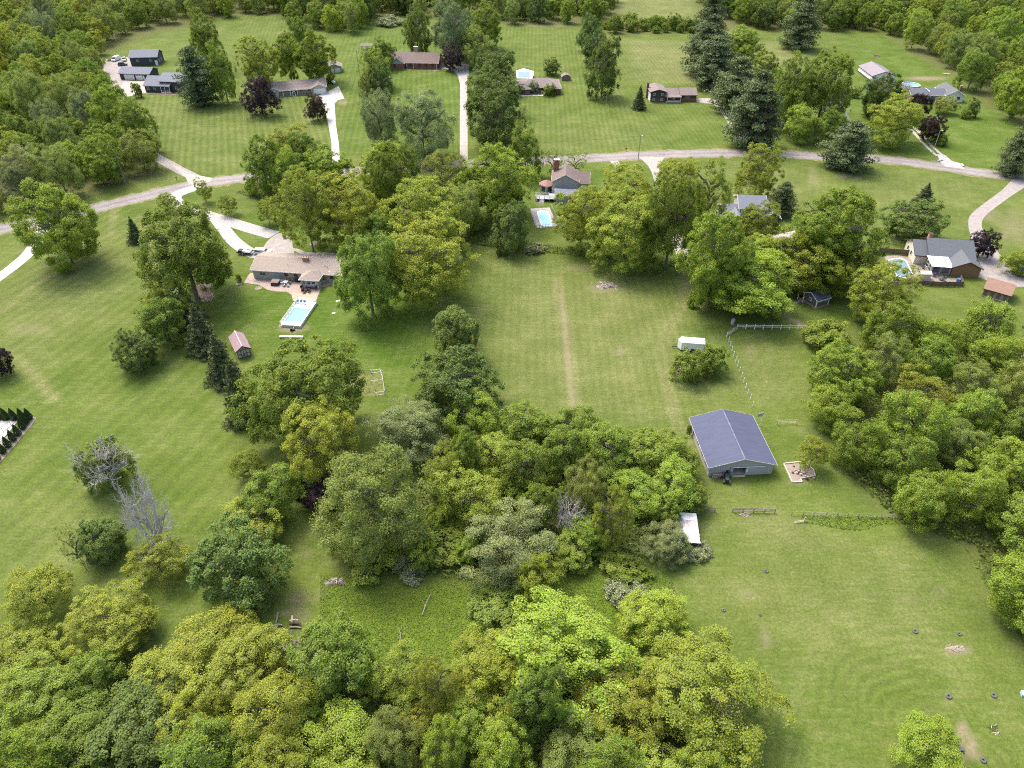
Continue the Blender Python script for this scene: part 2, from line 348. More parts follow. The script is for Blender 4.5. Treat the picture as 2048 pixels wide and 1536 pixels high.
dirt = np.maximum(dirt, .9*line([(1564,627),(1585,640),(1607,652)], 1.0, .6))

def stripes(poly, p, q, period, amp):
    global sxc, samp
    m = inside(poly); a, b = np.array(G(*p)), np.array(G(*q)); d = (b-a)/np.linalg.norm(b-a)
    s = ((XX-a[0])*d[1]-(YY-a[1])*d[0])/period
    sxc = np.where(m, s, sxc); samp = np.where(m, amp, samp)
stripes([(200,180),(660,150),(690,345),(350,352),(330,330),(260,240)], (450,330), (447,215), 2.5, 1.0)
stripes([(680,40),(930,110),(922,312),(690,312),(665,200)], (820,290), (826,170), 2.4, .8)
stripes([(935,45),(1200,60),(1225,130),(1310,303),(1060,318),(1040,240),(935,200)], (1244,297), (1221,207), 2.1, .8)
stripes([(1225,68),(1390,70),(1500,295),(1312,303),(1226,130)], (1264,287), (1231,225), 1.9, .6)
stripes([(930,500),(1365,545),(1440,660),(1440,880),(1000,830),(960,620)], (1138,800), (1122,560), 2.0, .45)
stripes([(0,440),(250,395),(470,560),(640,960),(640,1240),(0,1200)], (0,609), (68,569), 3.2, .6)
stripes([(600,580),(860,560),(860,800),(600,800)], (640,700), (720,560), 2.2, .35)
stripes([(1440,335),(1990,350),(1930,430),(1800,520),(1600,400)], (1700,430), (1700,360), 2.6, .3)
stripes([(1470,660),(1640,660),(1600,830),(1510,830)], (1500,800), (1600,680), 2.0, .3)
stripes([(480,25),(590,25),(590,110),(480,110)], (520,100), (540,40), 2.2, .7)
m = inside([(1345,1170),(1890,1090),(2048,1500),(2048,1600),(1480,1600),(1540,1400)])
ga = np.array(G(1890,1530)); rad = np.hypot(XX-ga[0], YY-ga[1]); ang = np.arctan2(YY-ga[1], XX-ga[0])
sxc = np.where(m, (rad+1.6*np.sin(ang*3+.4)+.8*np.sin(ang*7+XX*.05))/1.7, sxc); samp = np.where(m, np.clip((34-rad)/20, .15, 1.0)*(.55+.45*np.sin(XX*.21+1.3*np.sin(YY*.17))*np.sin(YY*.19+.7*np.sin(XX*.13))), samp)
samp = blur(samp, 1.3)

co = np.stack([XX, YY, np.zeros_like(XX)], -1).reshape(-1, 3).astype(np.float32)
ii = np.arange(NX*NY).reshape(NY, NX)
quads = np.stack([ii[:-1,:-1], ii[:-1,1:], ii[1:,1:], ii[1:,:-1]], -1).reshape(-1)
def np_mesh(name, co, quads, m, k=4):
    me = bpy.data.meshes.new(name); nf = len(quads)//k
    me.vertices.add(len(co)); me.vertices.foreach_set('co', np.ascontiguousarray(co, np.float32).reshape(-1))
    me.loops.add(len(quads)); me.loops.foreach_set('vertex_index', np.ascontiguousarray(quads, np.int32))
    me.polygons.add(nf); me.polygons.foreach_set('loop_start', np.arange(0, nf*k, k, dtype=np.int32))
    me.update(calc_edges=True)
    if m: me.materials.append(m)
    return me
def ground_material():
    m = bpy.data.materials.new('grass_ground'); m.use_nodes = True
    n, l = m.node_tree.nodes, m.node_tree.links; b = n['Principled BSDF']
    b.inputs['Roughness'].default_value = .95; b.inputs['Specular IOR Level'].default_value = .1
    geo = n.new('ShaderNodeNewGeometry')
    def attr(a, vec=False):
        t = n.new('ShaderNodeAttribute'); t.attribute_name = a; return t.outputs['Vector' if vec else 'Fac']
    def noise(s, det=4, rough=.6, src=None, st=None):
        t = n.new('ShaderNodeTexNoise'); t.inputs['Scale'].default_value = s; t.inputs['Detail'].default_value = det; t.inputs['Roughness'].default_value = rough
        v = geo.outputs['Position']
        if st:
            mp = n.new('ShaderNodeMapping'); mp.inputs['Scale'].default_value = st[0]; mp.inputs['Rotation'].default_value = (0,0,st[1]); l.new(v, mp.inputs['Vector']); v = mp.outputs[0]
        l.new(v, t.inputs['Vector']); return t.outputs['Fac']
    def mr(src, a, b, c=0, d=1):
        r = n.new('ShaderNodeMapRange'); r.inputs[1].default_value = a; r.inputs[2].default_value = b; r.inputs[3].default_value = c; r.inputs[4].default_value = d; l.new(src, r.inputs[0]); return r.outputs[0]
    def ma(op, x, y):
        t = n.new('ShaderNodeMath'); t.operation = op; t.use_clamp = False
        for i, q in enumerate((x, y)):
            if isinstance(q, (int, float)): t.inputs[i].default_value = q
            elif q is not None: l.new(q, t.inputs[i])
        return t.outputs[0]
    def mix(f, a, bcol):
        t = n.new('ShaderNodeMix'); t.data_type = 'RGBA'; l.new(f, t.inputs[0])
        for i, q in ((6, a), (7, bcol)):
            if isinstance(q, tuple): t.inputs[i].default_value = q + (1,)
            else: l.new(q, t.inputs[i])
        return t.outputs[2]
    big = noise(.035, 5); mid = noise(.22, 5, .7); fine = noise(2.2, 5, .75); streak = noise(.5, 4, .7, st=((.35, 2.4, 1), .6))
    g = mix(mr(big, .38, .62), GR['a'], GR['b'])
    g = mix(mr(mid, .38, .7), g, GR['c'])
    g = mix(ma('MULTIPLY', attr('lush'), .85), g, GR['lush'])
    blot = noise(.09, 6, .75)
    d = ma('ADD', attr('dry'), ma('MULTIPLY', mr(ma('ADD', ma('MULTIPLY', streak, .5), ma('MULTIPLY', blot, .5)), .46, .67), .55))
    d = ma('MULTIPLY', d, mr(fine, .3, .65, .45, 1.1))
    g = mix(mr(d, 0, 1), g, GR['dry'])
    g = mix(ma('MULTIPLY', attr('tall'), .9), g, mix(mr(noise(.9, 5, .7), .35, .65), GR['tall1'], GR['tall2']))
    # mowing stripes: the grass lies one way, then the other
    sn = ma('SINE', ma('MULTIPLY', ma('ADD', attr('sxc'), ma('MULTIPLY', noise(.15, 2), .25)), 2*math.pi), None)
    st = ma('MULTIPLY', ma('MULTIPLY', sn, attr('samp')), ma('MULTIPLY', mr(mid, .3, .7, .3, 1.3), .14))
    k = ma('ADD', ma('ADD', ma('ADD', 1.0, st), mr(blot, .3, .7, -.15, .15)), ma('ADD', mr(fine, .28, .72, -.30, .30), mr(noise(7, 3, .7), .3, .7, -.18, .18)))
    sc = n.new('ShaderNodeVectorMath'); sc.operation = 'SCALE'; l.new(g, sc.inputs[0]); l.new(k, sc.inputs['Scale']); g = sc.outputs[0]
    di = ma('MULTIPLY', attr('dirt'), mr(ma('ADD', ma('MULTIPLY', noise(.9, 5, .75), .7), ma('MULTIPLY', fine, .3)), .36, .56, .15, 1.0))
    g = mix(mr(di, 0.02, .9), g, mix(mr(fine, .35, .65), GR['dirt1'], GR['dirt2']))
    g = mix(attr('wood'), g, mix(mr(noise(.7, 5, .75), .35, .65), GR['wood1'], GR['wood2']))
    l.new(g, b.inputs['Base Color'])
    bp = n.new('ShaderNodeBump'); bp.inputs['Strength'].default_value = .5; bp.inputs['Distance'].default_value = .12
    l.new(ma('ADD', noise(3.0, 5, .75), ma('MULTIPLY', noise(.8, 3), 1.5)), bp.inputs['Height']); l.new(bp.outputs[0], b.inputs['Normal'])
    return m
GR = dict(a=(.064,.102,.015), b=(.095,.125,.025), c=(.080,.120,.018), lush=(.056,.108,.009), dry=(.178,.174,.078),
          tall1=(.075,.125,.014), tall2=(.120,.175,.020), dirt1=(.30,.24,.17), dirt2=(.18,.14,.095), wood1=(.080,.095,.026), wood2=(.115,.115,.050))
me = np_mesh('ground', co, quads, ground_material())
for nm, a in (('dry',dry),('lush',lush),('dirt',dirt),('wood',wood),('tall',tall),('sxc',sxc),('samp',samp)):
    t = me.attributes.new(nm, 'FLOAT', 'POINT'); t.data.foreach_set('value', np.ascontiguousarray(a, np.float32).reshape(-1))
go = bpy.data.objects.new('ground', me); C.objects.link(go); tag(go, kind='structure')
# ------------------------------------------------------------------ roads, drives, patios
def smooth(pts, n=8):
    P = [np.array(G(*p)) for p in pts]; P = [2*P[0]-P[1]]+P+[2*P[-1]-P[-2]]; out = []
    for i in range(1, len(P)-2):
        a, b, c, d = P[i-1:i+3]
        for k in range(n):
            t = k/n; out.append(.5*((2*b)+(c-a)*t+(2*a-5*b+4*c-d)*t*t+(3*b-a-3*c+d)*t**3))
    out.append(P[-2]); return np.array(out)
def ribbon(name, pts, w, m, z, off=0.0, jag=.0, label=None):
    c = smooth(pts); d = np.gradient(c, axis=0); d /= np.linalg.norm(d, axis=1, keepdims=True); nrm = np.stack([-d[:,1], d[:,0]], 1)
    r = np.random.default_rng(len(c)); w = np.broadcast_to(np.asarray(w, float), (len(c),)) if np.ndim(w) == 0 else np.interp(np.linspace(0,1,len(c)), np.linspace(0,1,len(w)), w)
    a = c+nrm*(off+w/2+r.normal(0,jag,len(c)))[:,None]; b = c+nrm*(off-w/2+r.normal(0,jag,len(c)))[:,None]
    n = len(c); vs = [(p[0],p[1],z) for p in a]+[(p[0],p[1],z) for p in c+nrm*off]+[(p[0],p[1],z) for p in b]
    me = bpy.data.meshes.new(name); me.from_pydata(vs, [], [(q*n+n+i, q*n+n+i+1, q*n+i+1, q*n+i) for q in (0,1) for i in range(n-1)]); me.materials.append(m)
    at = me.attributes.new('across', 'FLOAT', 'POINT'); at.data.foreach_set('value', np.repeat([1.0,0.0,-1.0], n).astype(np.float32)); me.update()
    o = bpy.data.objects.new(name, me); C.objects.link(o); return tag(o, kind='structure')
def sheet(name, pts, m, z=.01, round_=False):
    P = smooth(pts+pts[:1], 5)[:-1] if round_ else [G(*p) for p in pts]
    mb = MB(); mb.add([(p[0],p[1],z) for p in P], [tuple(range(len(P)))]); o = mb.build(name, m)
    if o.data.polygons[0].normal.z < 0: o.data.flip_normals()
    return tag(o, kind='structure')
def slab(name, pts, m, z0, z1, round_=False):
    P = smooth(pts+pts[:1], 5)[:-1] if round_ else [G(*p) for p in pts]
    mb = MB(); mb.prism([(p[0],p[1]) for p in P], z0, z1); return tag(mb.build(name, m), kind='structure')
ROADPX = [(-160,490),(0,459),(33,452),(110,436),(175,420),(250,402),(310,387),(370,373),(430,363),(500,355),(600,347),(720,341),(838,333),(960,326),(1086,321),(1174,317),(1281,311),(1386,307),(1486,306),(1561,308),(1656,314),(1786,321),(1911,338),(2048,358),(2200,384)]
ribbon('verge', ROADPX, 9.0, MT['verge'], .004, jag=.5)
ribbon('road', ROADPX, 7.0, MT['road'], .012, jag=.16)
sheet('gravel_drive', [(203,141),(212,119),(264,113),(264,140),(243,150),(243,160),(262,161),(244,185),(226,206),(208,206),(198,196),(215,172),(222,156),(218,147)], MT['drive_grey'], .006)
sheet('concrete_apron', [(224,206),(248,163),(292,161),(293,187),(276,188),(258,193),(238,206)], MT['concrete'], .010)
ribbon('gravel_drive', [(222,203),(232,235),(285,295),(345,332),(372,346),(392,356)], 4.2, MT['drive_grey'], .006)
sheet('concrete_apron', [(345,330),(358,334),(384,348),(424,356),(420,364),(378,369),(372,356)], MT['concrete'], .016)
sheet('concrete_drive', [(630,194),(653,184.5),(677,172),(689,197),(676,200),(669,207),(672,250),(678,290),(681,345),(664,345),(663,285),(655,240),(650,213),(643,201)], MT['concrete_white'], .008)
sheet('concrete_drive', [(877,139),(878,128),(890,124),(897,130),(938,127.5),(937,150),(934.5,162),(935.5,327),(919.5,328),(920,168),(916,152),(908,142),(893,138)], MT['concrete'], .008)
sheet('concrete_walk', [(803,137.6),(877.5,139),(877.5,141),(803,139.8)], MT['concrete'], .010)
sheet('gravel_drive', [(1392,197),(1415,196),(1432,200),(1437,207),(1425,208),(1393,204)], MT['gravel'], .006)
TT = [(1428,203),(1445,218),(1472,256),(1504,300)]
ribbon('wheel_track', TT, 1.3, MT['gravel'], .006, 1.1, .1); ribbon('wheel_track', TT, 1.3, MT['gravel'], .006, -1.1, .1)
sheet('asphalt_drive', [(1684,180),(1708,182),(1690,194),(1685,206),(1691,222),(1701,240),(1699,272),(1688,276),(1682,250),(1668,226),(1640,220),(1662,196)], MT['asphalt_new'], .008)
TT = [(1812,248),(1830,262),(1856,290),(1880,312)]
ribbon('wheel_track', TT, 1.2, MT['gravel'], .006, 1.1, .1); ribbon('wheel_track', TT, 1.2, MT['gravel'], .006, -1.1, .1)
sheet('gravel_drive', [(1874,308),(1890,310),(1904,322),(1926,328),(1928,338),(1890,333),(1880,324)], MT['gravel_white'], .016)
ribbon('gravel_drive', [(2044,362),(2015,385),(1978,412),(1955,432),(1950,450),(1958,475),(1975,505),(1995,540)], [5.5,3.8,3.6,3.6,3.6,4.2,6,8], MT['drive_grey'], .018)
sheet('gravel_drive', [(1950,552),(1966,536),(1985,518),(2008,530),(2060,558),(2060,573),(2030,574),(1985,565)], MT['drive_grey'], .008)
ribbon('gravel_drive', [(1303,314),(1308,332),(1316,352),(1326,400),(1345,460),(1370,515)], [9,4,3.4,3.4,3.4,4], MT['gravel'], .018)
sheet('gravel_drive', [(1220,322),(1236,321),(1240,328),(1228,334)], MT['gravel_white'], .016)
ribbon('gravel_drive', [(400,372),(360,386),(347,396),(362,412),(402,426),(448,440),(505,458),(548,470)], [5,5,4.8,4.6,4.6,4.8,5,5], MT['gravel_white'], .018)
ribbon('gravel_drive', [(432,438),(448,458),(470,484),(505,507),(540,508)], [3.5,3.8,4,4.2,4.5], MT['gravel_white'], .022)
sheet('concrete_pad', [(525,497),(537,480),(556,467),(570,468),(582,478),(585,490),(583,514),(522,514)], MT['concrete_tan'], .026, True)
ribbon('concrete_walk', [(582,498),(596,501),(612,507),(650,508),(690,510)], 1.5, MT['concrete_tan'], .03)
ribbon('concrete_drive', [(-40,582),(0,553),(32,529),(60,503),(80,470),(92,440)], 3.6, MT['concrete_white'], .016)
# patios
slab('patio', [(488,566),(500,546),(684,562),(684,570),(660,570),(643,575),(637,590),(633,602),(586,602),(583,590),(574,584),(550,583),(535,580),(518,570)], MT['patio'], .0, .06)
slab('patio', [(584,586),(636,588),(631,603),(586,602)], MT['flagstone'], .0, .075)
slab('patio', [(-40,845),(0,842),(36,842),(20,862),(-40,930)], MT['concrete_white'], 0, .06)
slab('mulch_strip', [(-60,1000),(-60,950),(0,885),(55,838),(62,832),(73,836),(60,855),(0,926)], MT['mulch_grey'], 0, .04)
slab('patio', [(1545,472),(1590,461),(1600,490),(1562,502)], MT['concrete'], 0, .05)

# ------------------------------------------------------------------ buildings
def window(root, u, v, z, w=.9, h=1.0, face='f', frame_m='white', name='window', t=.09):
    """window on a wall: frame ring proud of the wall, a pane inside it"""
    f, p = MB(), MB()
    def bx(mb, a, b, z0, z1, d0, d1):
        if face == 'f': mb.box(u+a, u+b, v-d1, v-d0, z+z0, z+z1)
        elif face == 'b': mb.box(u+a, u+b, v+d0, v+d1, z+z0, z+z1)
        elif face == 'l': mb.box(u-d1, u-d0, v+a, v+b, z+z0, z+z1)
        else: mb.box(u+d0, u+d1, v+a, v+b, z+z0, z+z1)
    bx(f, -w/2, w/2, h/2-t, h/2, -.02, .06); bx(f, -w/2, w/2, -h/2, -h/2+t, -.02, .06)
    bx(f, -w/2, -w/2+t, -h/2+t, h/2-t, -.02, .06); bx(f, w/2-t, w/2, -h/2+t, h/2-t, -.02, .06); bx(f, -w/2+t, w/2-t, -t/4, t/4, -.02, .045)
    bx(p, -w/2+t, w/2-t, -h/2+t, h/2-t, -.02, .02)
    o = f.build(name, MT[frame_m], root); p.build('pane', MT['glass'], o); return o
def door(root, u, v, z0, w=.95, h=2.0, face='f', m='white', handle=True):
    d = MB()
    if face == 'f': d.box(u-w/2, u+w/2, v-.05, v+.03, z0, z0+h)
    elif face == 'l': d.box(u-.05, u+.03, v-w/2, v+w/2, z0, z0+h)
    else: d.box(u-.03, u+.05, v-w/2, v+w/2, z0, z0+h)
    o = d.build('door', MT[m], root)
    if handle:
        k = MB()
        if face == 'f': k.box(u+w*.32, u+w*.4, v-.1, v-.05, z0+.95, z0+1.05)
        elif face == 'l': k.box(u-.1, u-.05, v+w*.32, v+w*.4, z0+.95, z0+1.05)
        else: k.box(u+.05, u+.1, v+w*.32, v+w*.4, z0+.95, z0+1.05)
        k.build('handle', MT['metal_grey'], o)
    return o
def garage_door(root, u0, u1, v, h, m='white', lights=0):
    o = MB()
    n = 4
    for i in range(n): o.box(u0, u1, v-.06, v+.02, h*i/n+.012, h*(i+1)/n-.012)
    o = o.build('garage_door', MT[m], root)
    for i in range(lights):
        w = (u1-u0)/lights; MB().box(u0+w*(i+.2), u0+w*(i+.8), v-.075, v-.05, h*.80, h*.93).build('pane', MT['glass'], o)
    return o
def gable(root, u0, u1, v0, v1, ze, zr, wm, rm, axis='u', oh=.45, z0=-.05, fascia='white', wall=True, th=.15, roofname='roof'):
    a0, a1, t0, t1 = (u0, u1, v0, v1) if axis == 'u' else (v0, v1, u0, u1)
    tm = (t0+t1)/2; sl = (zr-ze)/((t1-t0)/2)
    if wall:
        MB().profile([(t0,z0),(t1,z0),(t1,ze),(tm,zr),(t0,ze)], a0, a1, axis).build('wall', MT[wm], root)
    zl = ze-sl*oh+.03; zt = zr+.03
    # roof: two sheets joined at the ridge, with thickness
    r = MB(); prof = [(t0-oh,zl),(tm,zt),(t1+oh,zl),(t1+oh,zl+th),(tm,zt+th),(t0-oh,zl+th)]
    mk = (lambda w,t,z: (w,t,z)) if axis == 'u' else (lambda w,t,z: (t,w,z))
    A, B = a0-oh, a1+oh
    vs = [mk(A,t,z) for t,z in prof]+[mk(B,t,z) for t,z in prof]
    r.add(vs, [(0,1,4,5),(1,2,3,4),(6,11,10,7),(7,10,9,8),(0,6,7,1),(1,7,8,2),(3,9,10,4),(4,10,11,5),(0,5,11,6),(2,8,9,3)])
    ro = r.build(roofname, MT[rm], root)
    if fascia:
        f = MB()
        for t in (t0-oh, t1+oh):
            d = -.035 if t == t0-oh else .035
            if axis == 'u': f.box(A, B, min(t,t+d), max(t,t+d), zl-.06, zl+th+.01)
            else: f.box(min(t,t+d), max(t,t+d), A, B, zl-.06, zl+th+.01)
        for w, d in ((A,-.035),(B,.035)):
            for s, e in (((t0-oh,zl),(tm,zt)),((tm,zt),(t1+oh,zl))):
                q = [(s[0],s[1]-.06),(e[0],e[1]-.06),(e[0],e[1]+th+.01),(s[0],s[1]+th+.01)]
                f.add([mk(w,t,z) for t,z in q]+[mk(w+d,t,z) for t,z in q], [(0,1,2,3),(7,6,5,4),(0,4,5,1),(1,5,6,2),(2,6,7,3),(3,7,4,0)])
        f.build('fascia', MT[fascia], ro)
    return ro
def hip(root, u0, u1, v0, v1, ze, zr, wm, rm, oh=.5, run=None, wall=True):
    if wall: MB().box(u0, u1, v0, v1, -.05, ze).build('wall', MT[wm], root)
    D = (v1-v0)/2+oh; run = run or D; vm = (v0+v1)/2
    a, b, c, d = (u0-oh,v0-oh), (u1+oh,v0-oh), (u1+oh,v1+oh), (u0-oh,v1+oh); z = ze-.05
    vs = [(x,y,z) for x,y in (a,b,c,d)]+[(u0-oh+run,vm,zr),(u1+oh-run,vm,zr)]+[(x,y,z-.16) for x,y in (a,b,c,d)]
    o = MB().add(vs, [(0,1,5,4),(1,2,5),(2,3,4,5),(3,0,4),(0,6,7,1),(1,7,8,2),(2,8,9,3),(3,9,6,0),(9,8,7,6)]).build('roof', MT[rm], root)
    f = MB(); f.box(u0-oh-.04,u1+oh+.04,v0-oh-.04,v0-oh,z-.18,z+.02); f.box(u0-oh-.04,u1+oh+.04,v1+oh,v1+oh+.04,z-.18,z+.02)
    f.box(u0-oh-.04,u0-oh,v0-oh,v1+oh,z-.18,z+.02); f.box(u1+oh,u1+oh+.04,v0-oh,v1+oh,z-.18,z+.02); f.build('fascia', MT['white'], o)
    return o
def chimney(root, u, v, z0, z1, w=1.0, d=.7, m='brick_tan', cap='stone', pots=2):
    o = MB().box(u-w/2, u+w/2, v-d/2, v+d/2, z0, z1).build('chimney', MT[m], root)
    MB().box(u-w/2-.08, u+w/2+.08, v-d/2-.08, v+d/2+.08, z1, z1+.12).build('chimney_cap', MT[cap], o)
    for i in range(pots):
        MB().cyl(u-w/4+i*w/2, v, z1+.12, z1+.42, .13, .12, 10).build('chimney_pot', MT['brick_tan' if m == 'brick_tan' else 'metal_grey'], o)
    return o
def vent(root, u, v, z, h=.4): return MB().cyl(u, v, z, z+h, .08, .08, 8).build('vent_pipe', MT['metal_grey'], root)
def house(name, l, r, label, cat='house', group=None):
    a, rz, L = frame(l, r); return thing(name, a, rz, label, cat, group), L

# tan-roofed ranch with pool ------------------------------------------------
H, L = house('ranch_house', (509,557), (686,568), 'long ranch house with tan shingle roof behind the white-decked pool'); D = 9.2
gable(H, 0, L, 0, D, 2.75, 4.15, 'stone', 'roof_tan', oh=.5)
q = MB(); q.box(-.0, 5.6, -.03, .0, 0.02, 2.7); q.build('siding_panel', MT['siding_grey'], H)
hip(H, 14.2, 18.8, -3.3, 1.2, 2.7, 3.95, 'siding_grey', 'roof_tan', .4, wall=True)
for u in (15.0, 16.3, 17.5): window(H, u, -3.3, 1.75, 1.05, .95)
window(H, 18.8, -1.8, 1.75, 1.4, .95, 'r')
door(H, 6.4, 0, .02, 1.6, 2.1, m='vinyl_blue'); window(H, 2.6, -.03, 1.6, 1.8, .9, frame_m='siding_grey')
for u in (9.0, 11.6, 13.6, 21.3): window(H, u, 0, 1.75, .95, .8, frame_m='wood_dark')
chimney(H, 13.4, D/2-.7, 3.6, 5.0, 1.5, .85)
for u, v in ((11.6,4.2),(16.2,4.0),(18.9,4.0),(9.3,1.6),(19.1,2.2),(19.9,1.8)): vent(H, u, v, 3.1+.28*min(v,2), .5)
MB().box(20.2,20.9,.6,1.2,3.0,3.16).build('skylight', MT['white'], H)

# brick ranch -----------------------------------------------------------------
H, L = house('brick_house', (780,137), (876,138.5), 'red brick ranch house with brown roof beside the long straight driveway'); D = 13.0
gable(H, 0, L, 0, D, 3.0, 5.9, 'brick_red', 'roof_brown', oh=.6)
gable(H, 1.0, 7.2, -1.6, 5.0, 2.9, 5.0, 'brick_red', 'roof_brown', 'v', .5, fascia='siding_bluegrey')
MB().profile([(1.05,2.6),(7.15,2.6),(7.15,2.85),(4.1,4.85),(1.05,2.85)], -1.63, -1.6, 'v').build('gable_siding', MT['siding_bluegrey'], H)
window(H, 2.8, -1.6, 1.6, 1.6, 2.0, frame_m='siding_bluegrey'); door(H, 8.0, 0, 0.05, 1.1, 2.2, m='wood_dark'); window(H, 10.4, 0, 1.7, 2.2, 1.7, frame_m='wood_dark')
for u in (14.6, 17.9, 21.0): window(H, u, 0, 1.8, 1.2, 1.4, frame_m='wood_dark')
for u in (8.5, 11.6, 23.0): MB().box(u-.08,u+.08,-.5,-.34,0,2.75).build('porch_post', MT['white'], H)
chimney(H, 12.0, D*.5+1.6, 4.6, 8.2, 2.0, 1.1, 'stone', 'white', 0)
MB().box(7.5, L-1.6, -1.6, -.55, -.03, .1).build('planting_bed', MT['mulch'], H)

# beige ranch with white garage door --------------------------------------------
H, L = house('ranch_house', (538,193), (653.2,184), 'beige ranch house with covered porch and white garage door'); D = 9.5
g0 = L-6.0
gable(H, 0, L, 0, D, 2.75, 4.5, 'siding_beige', 'roof_greybrown', oh=.5)
gable(H, g0, L, -2.4, D*.5, 2.9, 4.15, 'siding_beige', 'roof_greybrown', 'v', .45)
gable(H, 0, 4.4, -1.4, D*.5, 2.7, 3.7, 'siding_beige', 'roof_greybrown', 'v', .4)
garage_door(H, g0+.6, L-.6, -2.4, 2.3)
for u in (6.2, 9.3, 12.2, g0-.3): MB().box(u-.12,u+.12,-1.75,-1.5,0,2.6).build('porch_post', MT['white'], H)
MB().box(4.6, g0-.1, -2.0, .1, -.04, .18).build('porch_floor', MT['concrete'], H)
MB().add([(4.4,-2.1,2.38),(g0,-2.1,2.38),(g0,.4,2.80),(4.4,.4,2.80),(4.4,-2.1,2.50),(g0,-2.1,2.50),(g0,.4,2.92),(4.4,.4,2.92)], [(0,3,2,1),(4,5,6,7),(0,1,5,4),(1,2,6,5),(2,3,7,6),(3,0,4,7)]).build('porch_roof', MT['roof_greybrown'], H)
MB().box(4.4, g0, -2.16, -2.1, 2.32, 2.5).build('fascia', MT['white'], H)
for u in (6.0, 9.6, 14.2): window(H, u, 0, 1.6, 1.5, 1.2)
window(H, 1.5, -1.4, 1.5, 1.1, 1.0); window(H, 2.9, -1.4, 1.5, 1.1, 1.0); door(H, 11.8, 0, .18, 1.0, 2.0, m='wood_dark')
vent(H, 9.0, 5.2, 4.5, .9); vent(H, 2.5, 5.0, 4.4, .4)

# blue-grey house, its garage and pole barn ------------------------------------
H, L = house('garage', (242,159), (301,160.6), 'long low blue-grey garage with two white doors'); D = 8.6
gable(H, 0, L, 0, D, 2.85, 4.5, 'siding_dark', 'roof_slate', oh=.5, fascia='siding_grey')
garage_door(H, 2.1, 6.9, 0, 2.35); garage_door(H, 7.7, 10.9, 0, 2.35, lights=4); door(H, 11.5, 0, 0, .8, 2.0)
H, L = house('pole_barn', (263.5,132.2), (318,130.8), 'dark blue-grey pole barn behind the long garage', 'barn'); D = 9.5
gable(H, 0, L, 0, D, 4.0, 6.2, 'siding_dark', 'roof_slate', oh=.4, fascia='siding_grey')
window(H, 3.4, 0, 2.4, .9, .9); window(H, 9.6, 0, 2.4, .9, .9); door(H, 12.2, 0, 0, 1.3, 2.4)
window(H, L, 2.5, 1.6, .9, 1.6, 'r'); window(H, L, 5.6, 1.6, .9, 1.6, 'r')
H, L = house('blue_grey_house', (292,184), (341,185.8), 'dark blue-grey house with slate roof and small white porch'); D = 11.0
gable(H, 0, L, 0, D, 2.9, 5.5, 'siding_dark', 'roof_slate', oh=.45, fascia='siding_grey')
gable(H, L-4.6, L+5.2, 1.4, D+1.4, 4.5, 6.6, 'siding_dark', 'roof_slate', oh=.45, fascia='siding_grey')
window(H, 1.5, 0, 1.7, .9, 1.4); window(H, 4.6, 0, 1.7, .9, 1.4); window(H, L-2.4, 1.4, 3.75, 1.2, .8); window(H, L+2.6, 1.4, 1.6, 1.0, 1.5)
MB().box(L-3.6, L+.9, -1.2, -.02, -.03, .25).build('porch_floor', MT['cream'], H)
for u in (L-3.4, L-1.6, L+.6): MB().box(u-.07,u+.07,-1.1,-.96,.25,2.55).build('porch_post', MT['white'], H)
for a, b in ((L-3.4,L-1.7),(L-1.2,L+.6)):
    MB().box(a,b,-1.08,-1.0,.95,1.05).build('porch_rail', MT['white'], H); MB().box(a,b,-1.08,-1.0,.42,.5).build('porch_rail', MT['white'], H)
MB().box(-3.0, L+5, -3.2, -1.4, -.03, .07).build('planting_bed', MT['mulch'], H)

# hip-roofed ranch ---------------------------------------------------------------
H, L = house('ranch_house', (1037,188), (1119.6,186.6), 'hip-roofed brown brick ranch with a pale patio pool behind it'); D = 11.5
hip(H, 0, L, 0, D, 2.75, 5.0, 'brick_brown', 'roof_greybrown', .5)
hip(H, 0, 5.0, -1.8, 4, 2.7, 3.9, 'brick_brown', 'roof_greybrown', .45); hip(H, L-6.4, L, -1.8, 4, 2.7, 4.0, 'brick_brown', 'roof_greybrown', .45)
door(H, 10.6, 0, .05, 1.1, 2.1, m='black'); window(H, 8.6, 0, 1.5, 1.8, 1.6, frame_m='black'); window(H, 1.9, -1.8, 1.5, 1.6, 1.6, frame_m='black'); window(H, L-3.0, -1.8, 1.6, 1.3, 1.3, frame_m='wood_dark')
MB().box(.6, 10.9, -3.6, -2.1, -.03, .08).build('front_walk', MT['cream'], H); MB().box(5.2, L-6.6, -2.05, -.05, -.03, .2).build('porch_floor', MT['concrete_tan'], H)

# split-level house ----------------------------------------------------------------
H, L = house('split_level_house', (1300,204), (1391.5,203.2), 'dark brown split-level house with brick lower walls and purple-brown roof'); a = 6.4
gable(H, 0, a, 0, 9.6, 4.2, 5.1, 'siding_brown', 'roof_greybrown', 'v', .55, fascia='wood_dark')
MB().box(-.02, a+.02, -.03, 9.63, -.05, 1.3).build('brick_base', MT['brick_brown'], H); MB().box(-.04, -.005, .1, 9.5, 0.0, 3.9).build('white_side', MT['siding_white'], H)
gable(H, a+.02, a+6.6, .4, 8.4, 2.6, 4.3, 'brick_brown', 'roof_greybrown', oh=.4, fascia='white')
gable(H, a+6.62, L, .2, 8.0, 2.75, 4.55, 'siding_brown', 'roof_greybrown', oh=.45, fascia='wood_dark')
MB().box(a+6.6, L+.02, .16, 8.03, -.05, 1.35).build('brick_base', MT['brick_red'], H)
for z in (1.0, 3.2):
    for u in (1.5, 4.9): window(H, u, -.03 if z < 2 else 0, z, 1.0, .95)
window(H, a+9.6, .2, 1.95, 1.5, 1.0); window(H, a+3.6, .4, 1.7, 1.8, .9)
MB().box(a+.3, a+6.5, -1.7, .35, -.03, .2).build('porch_floor', MT['concrete'], H)
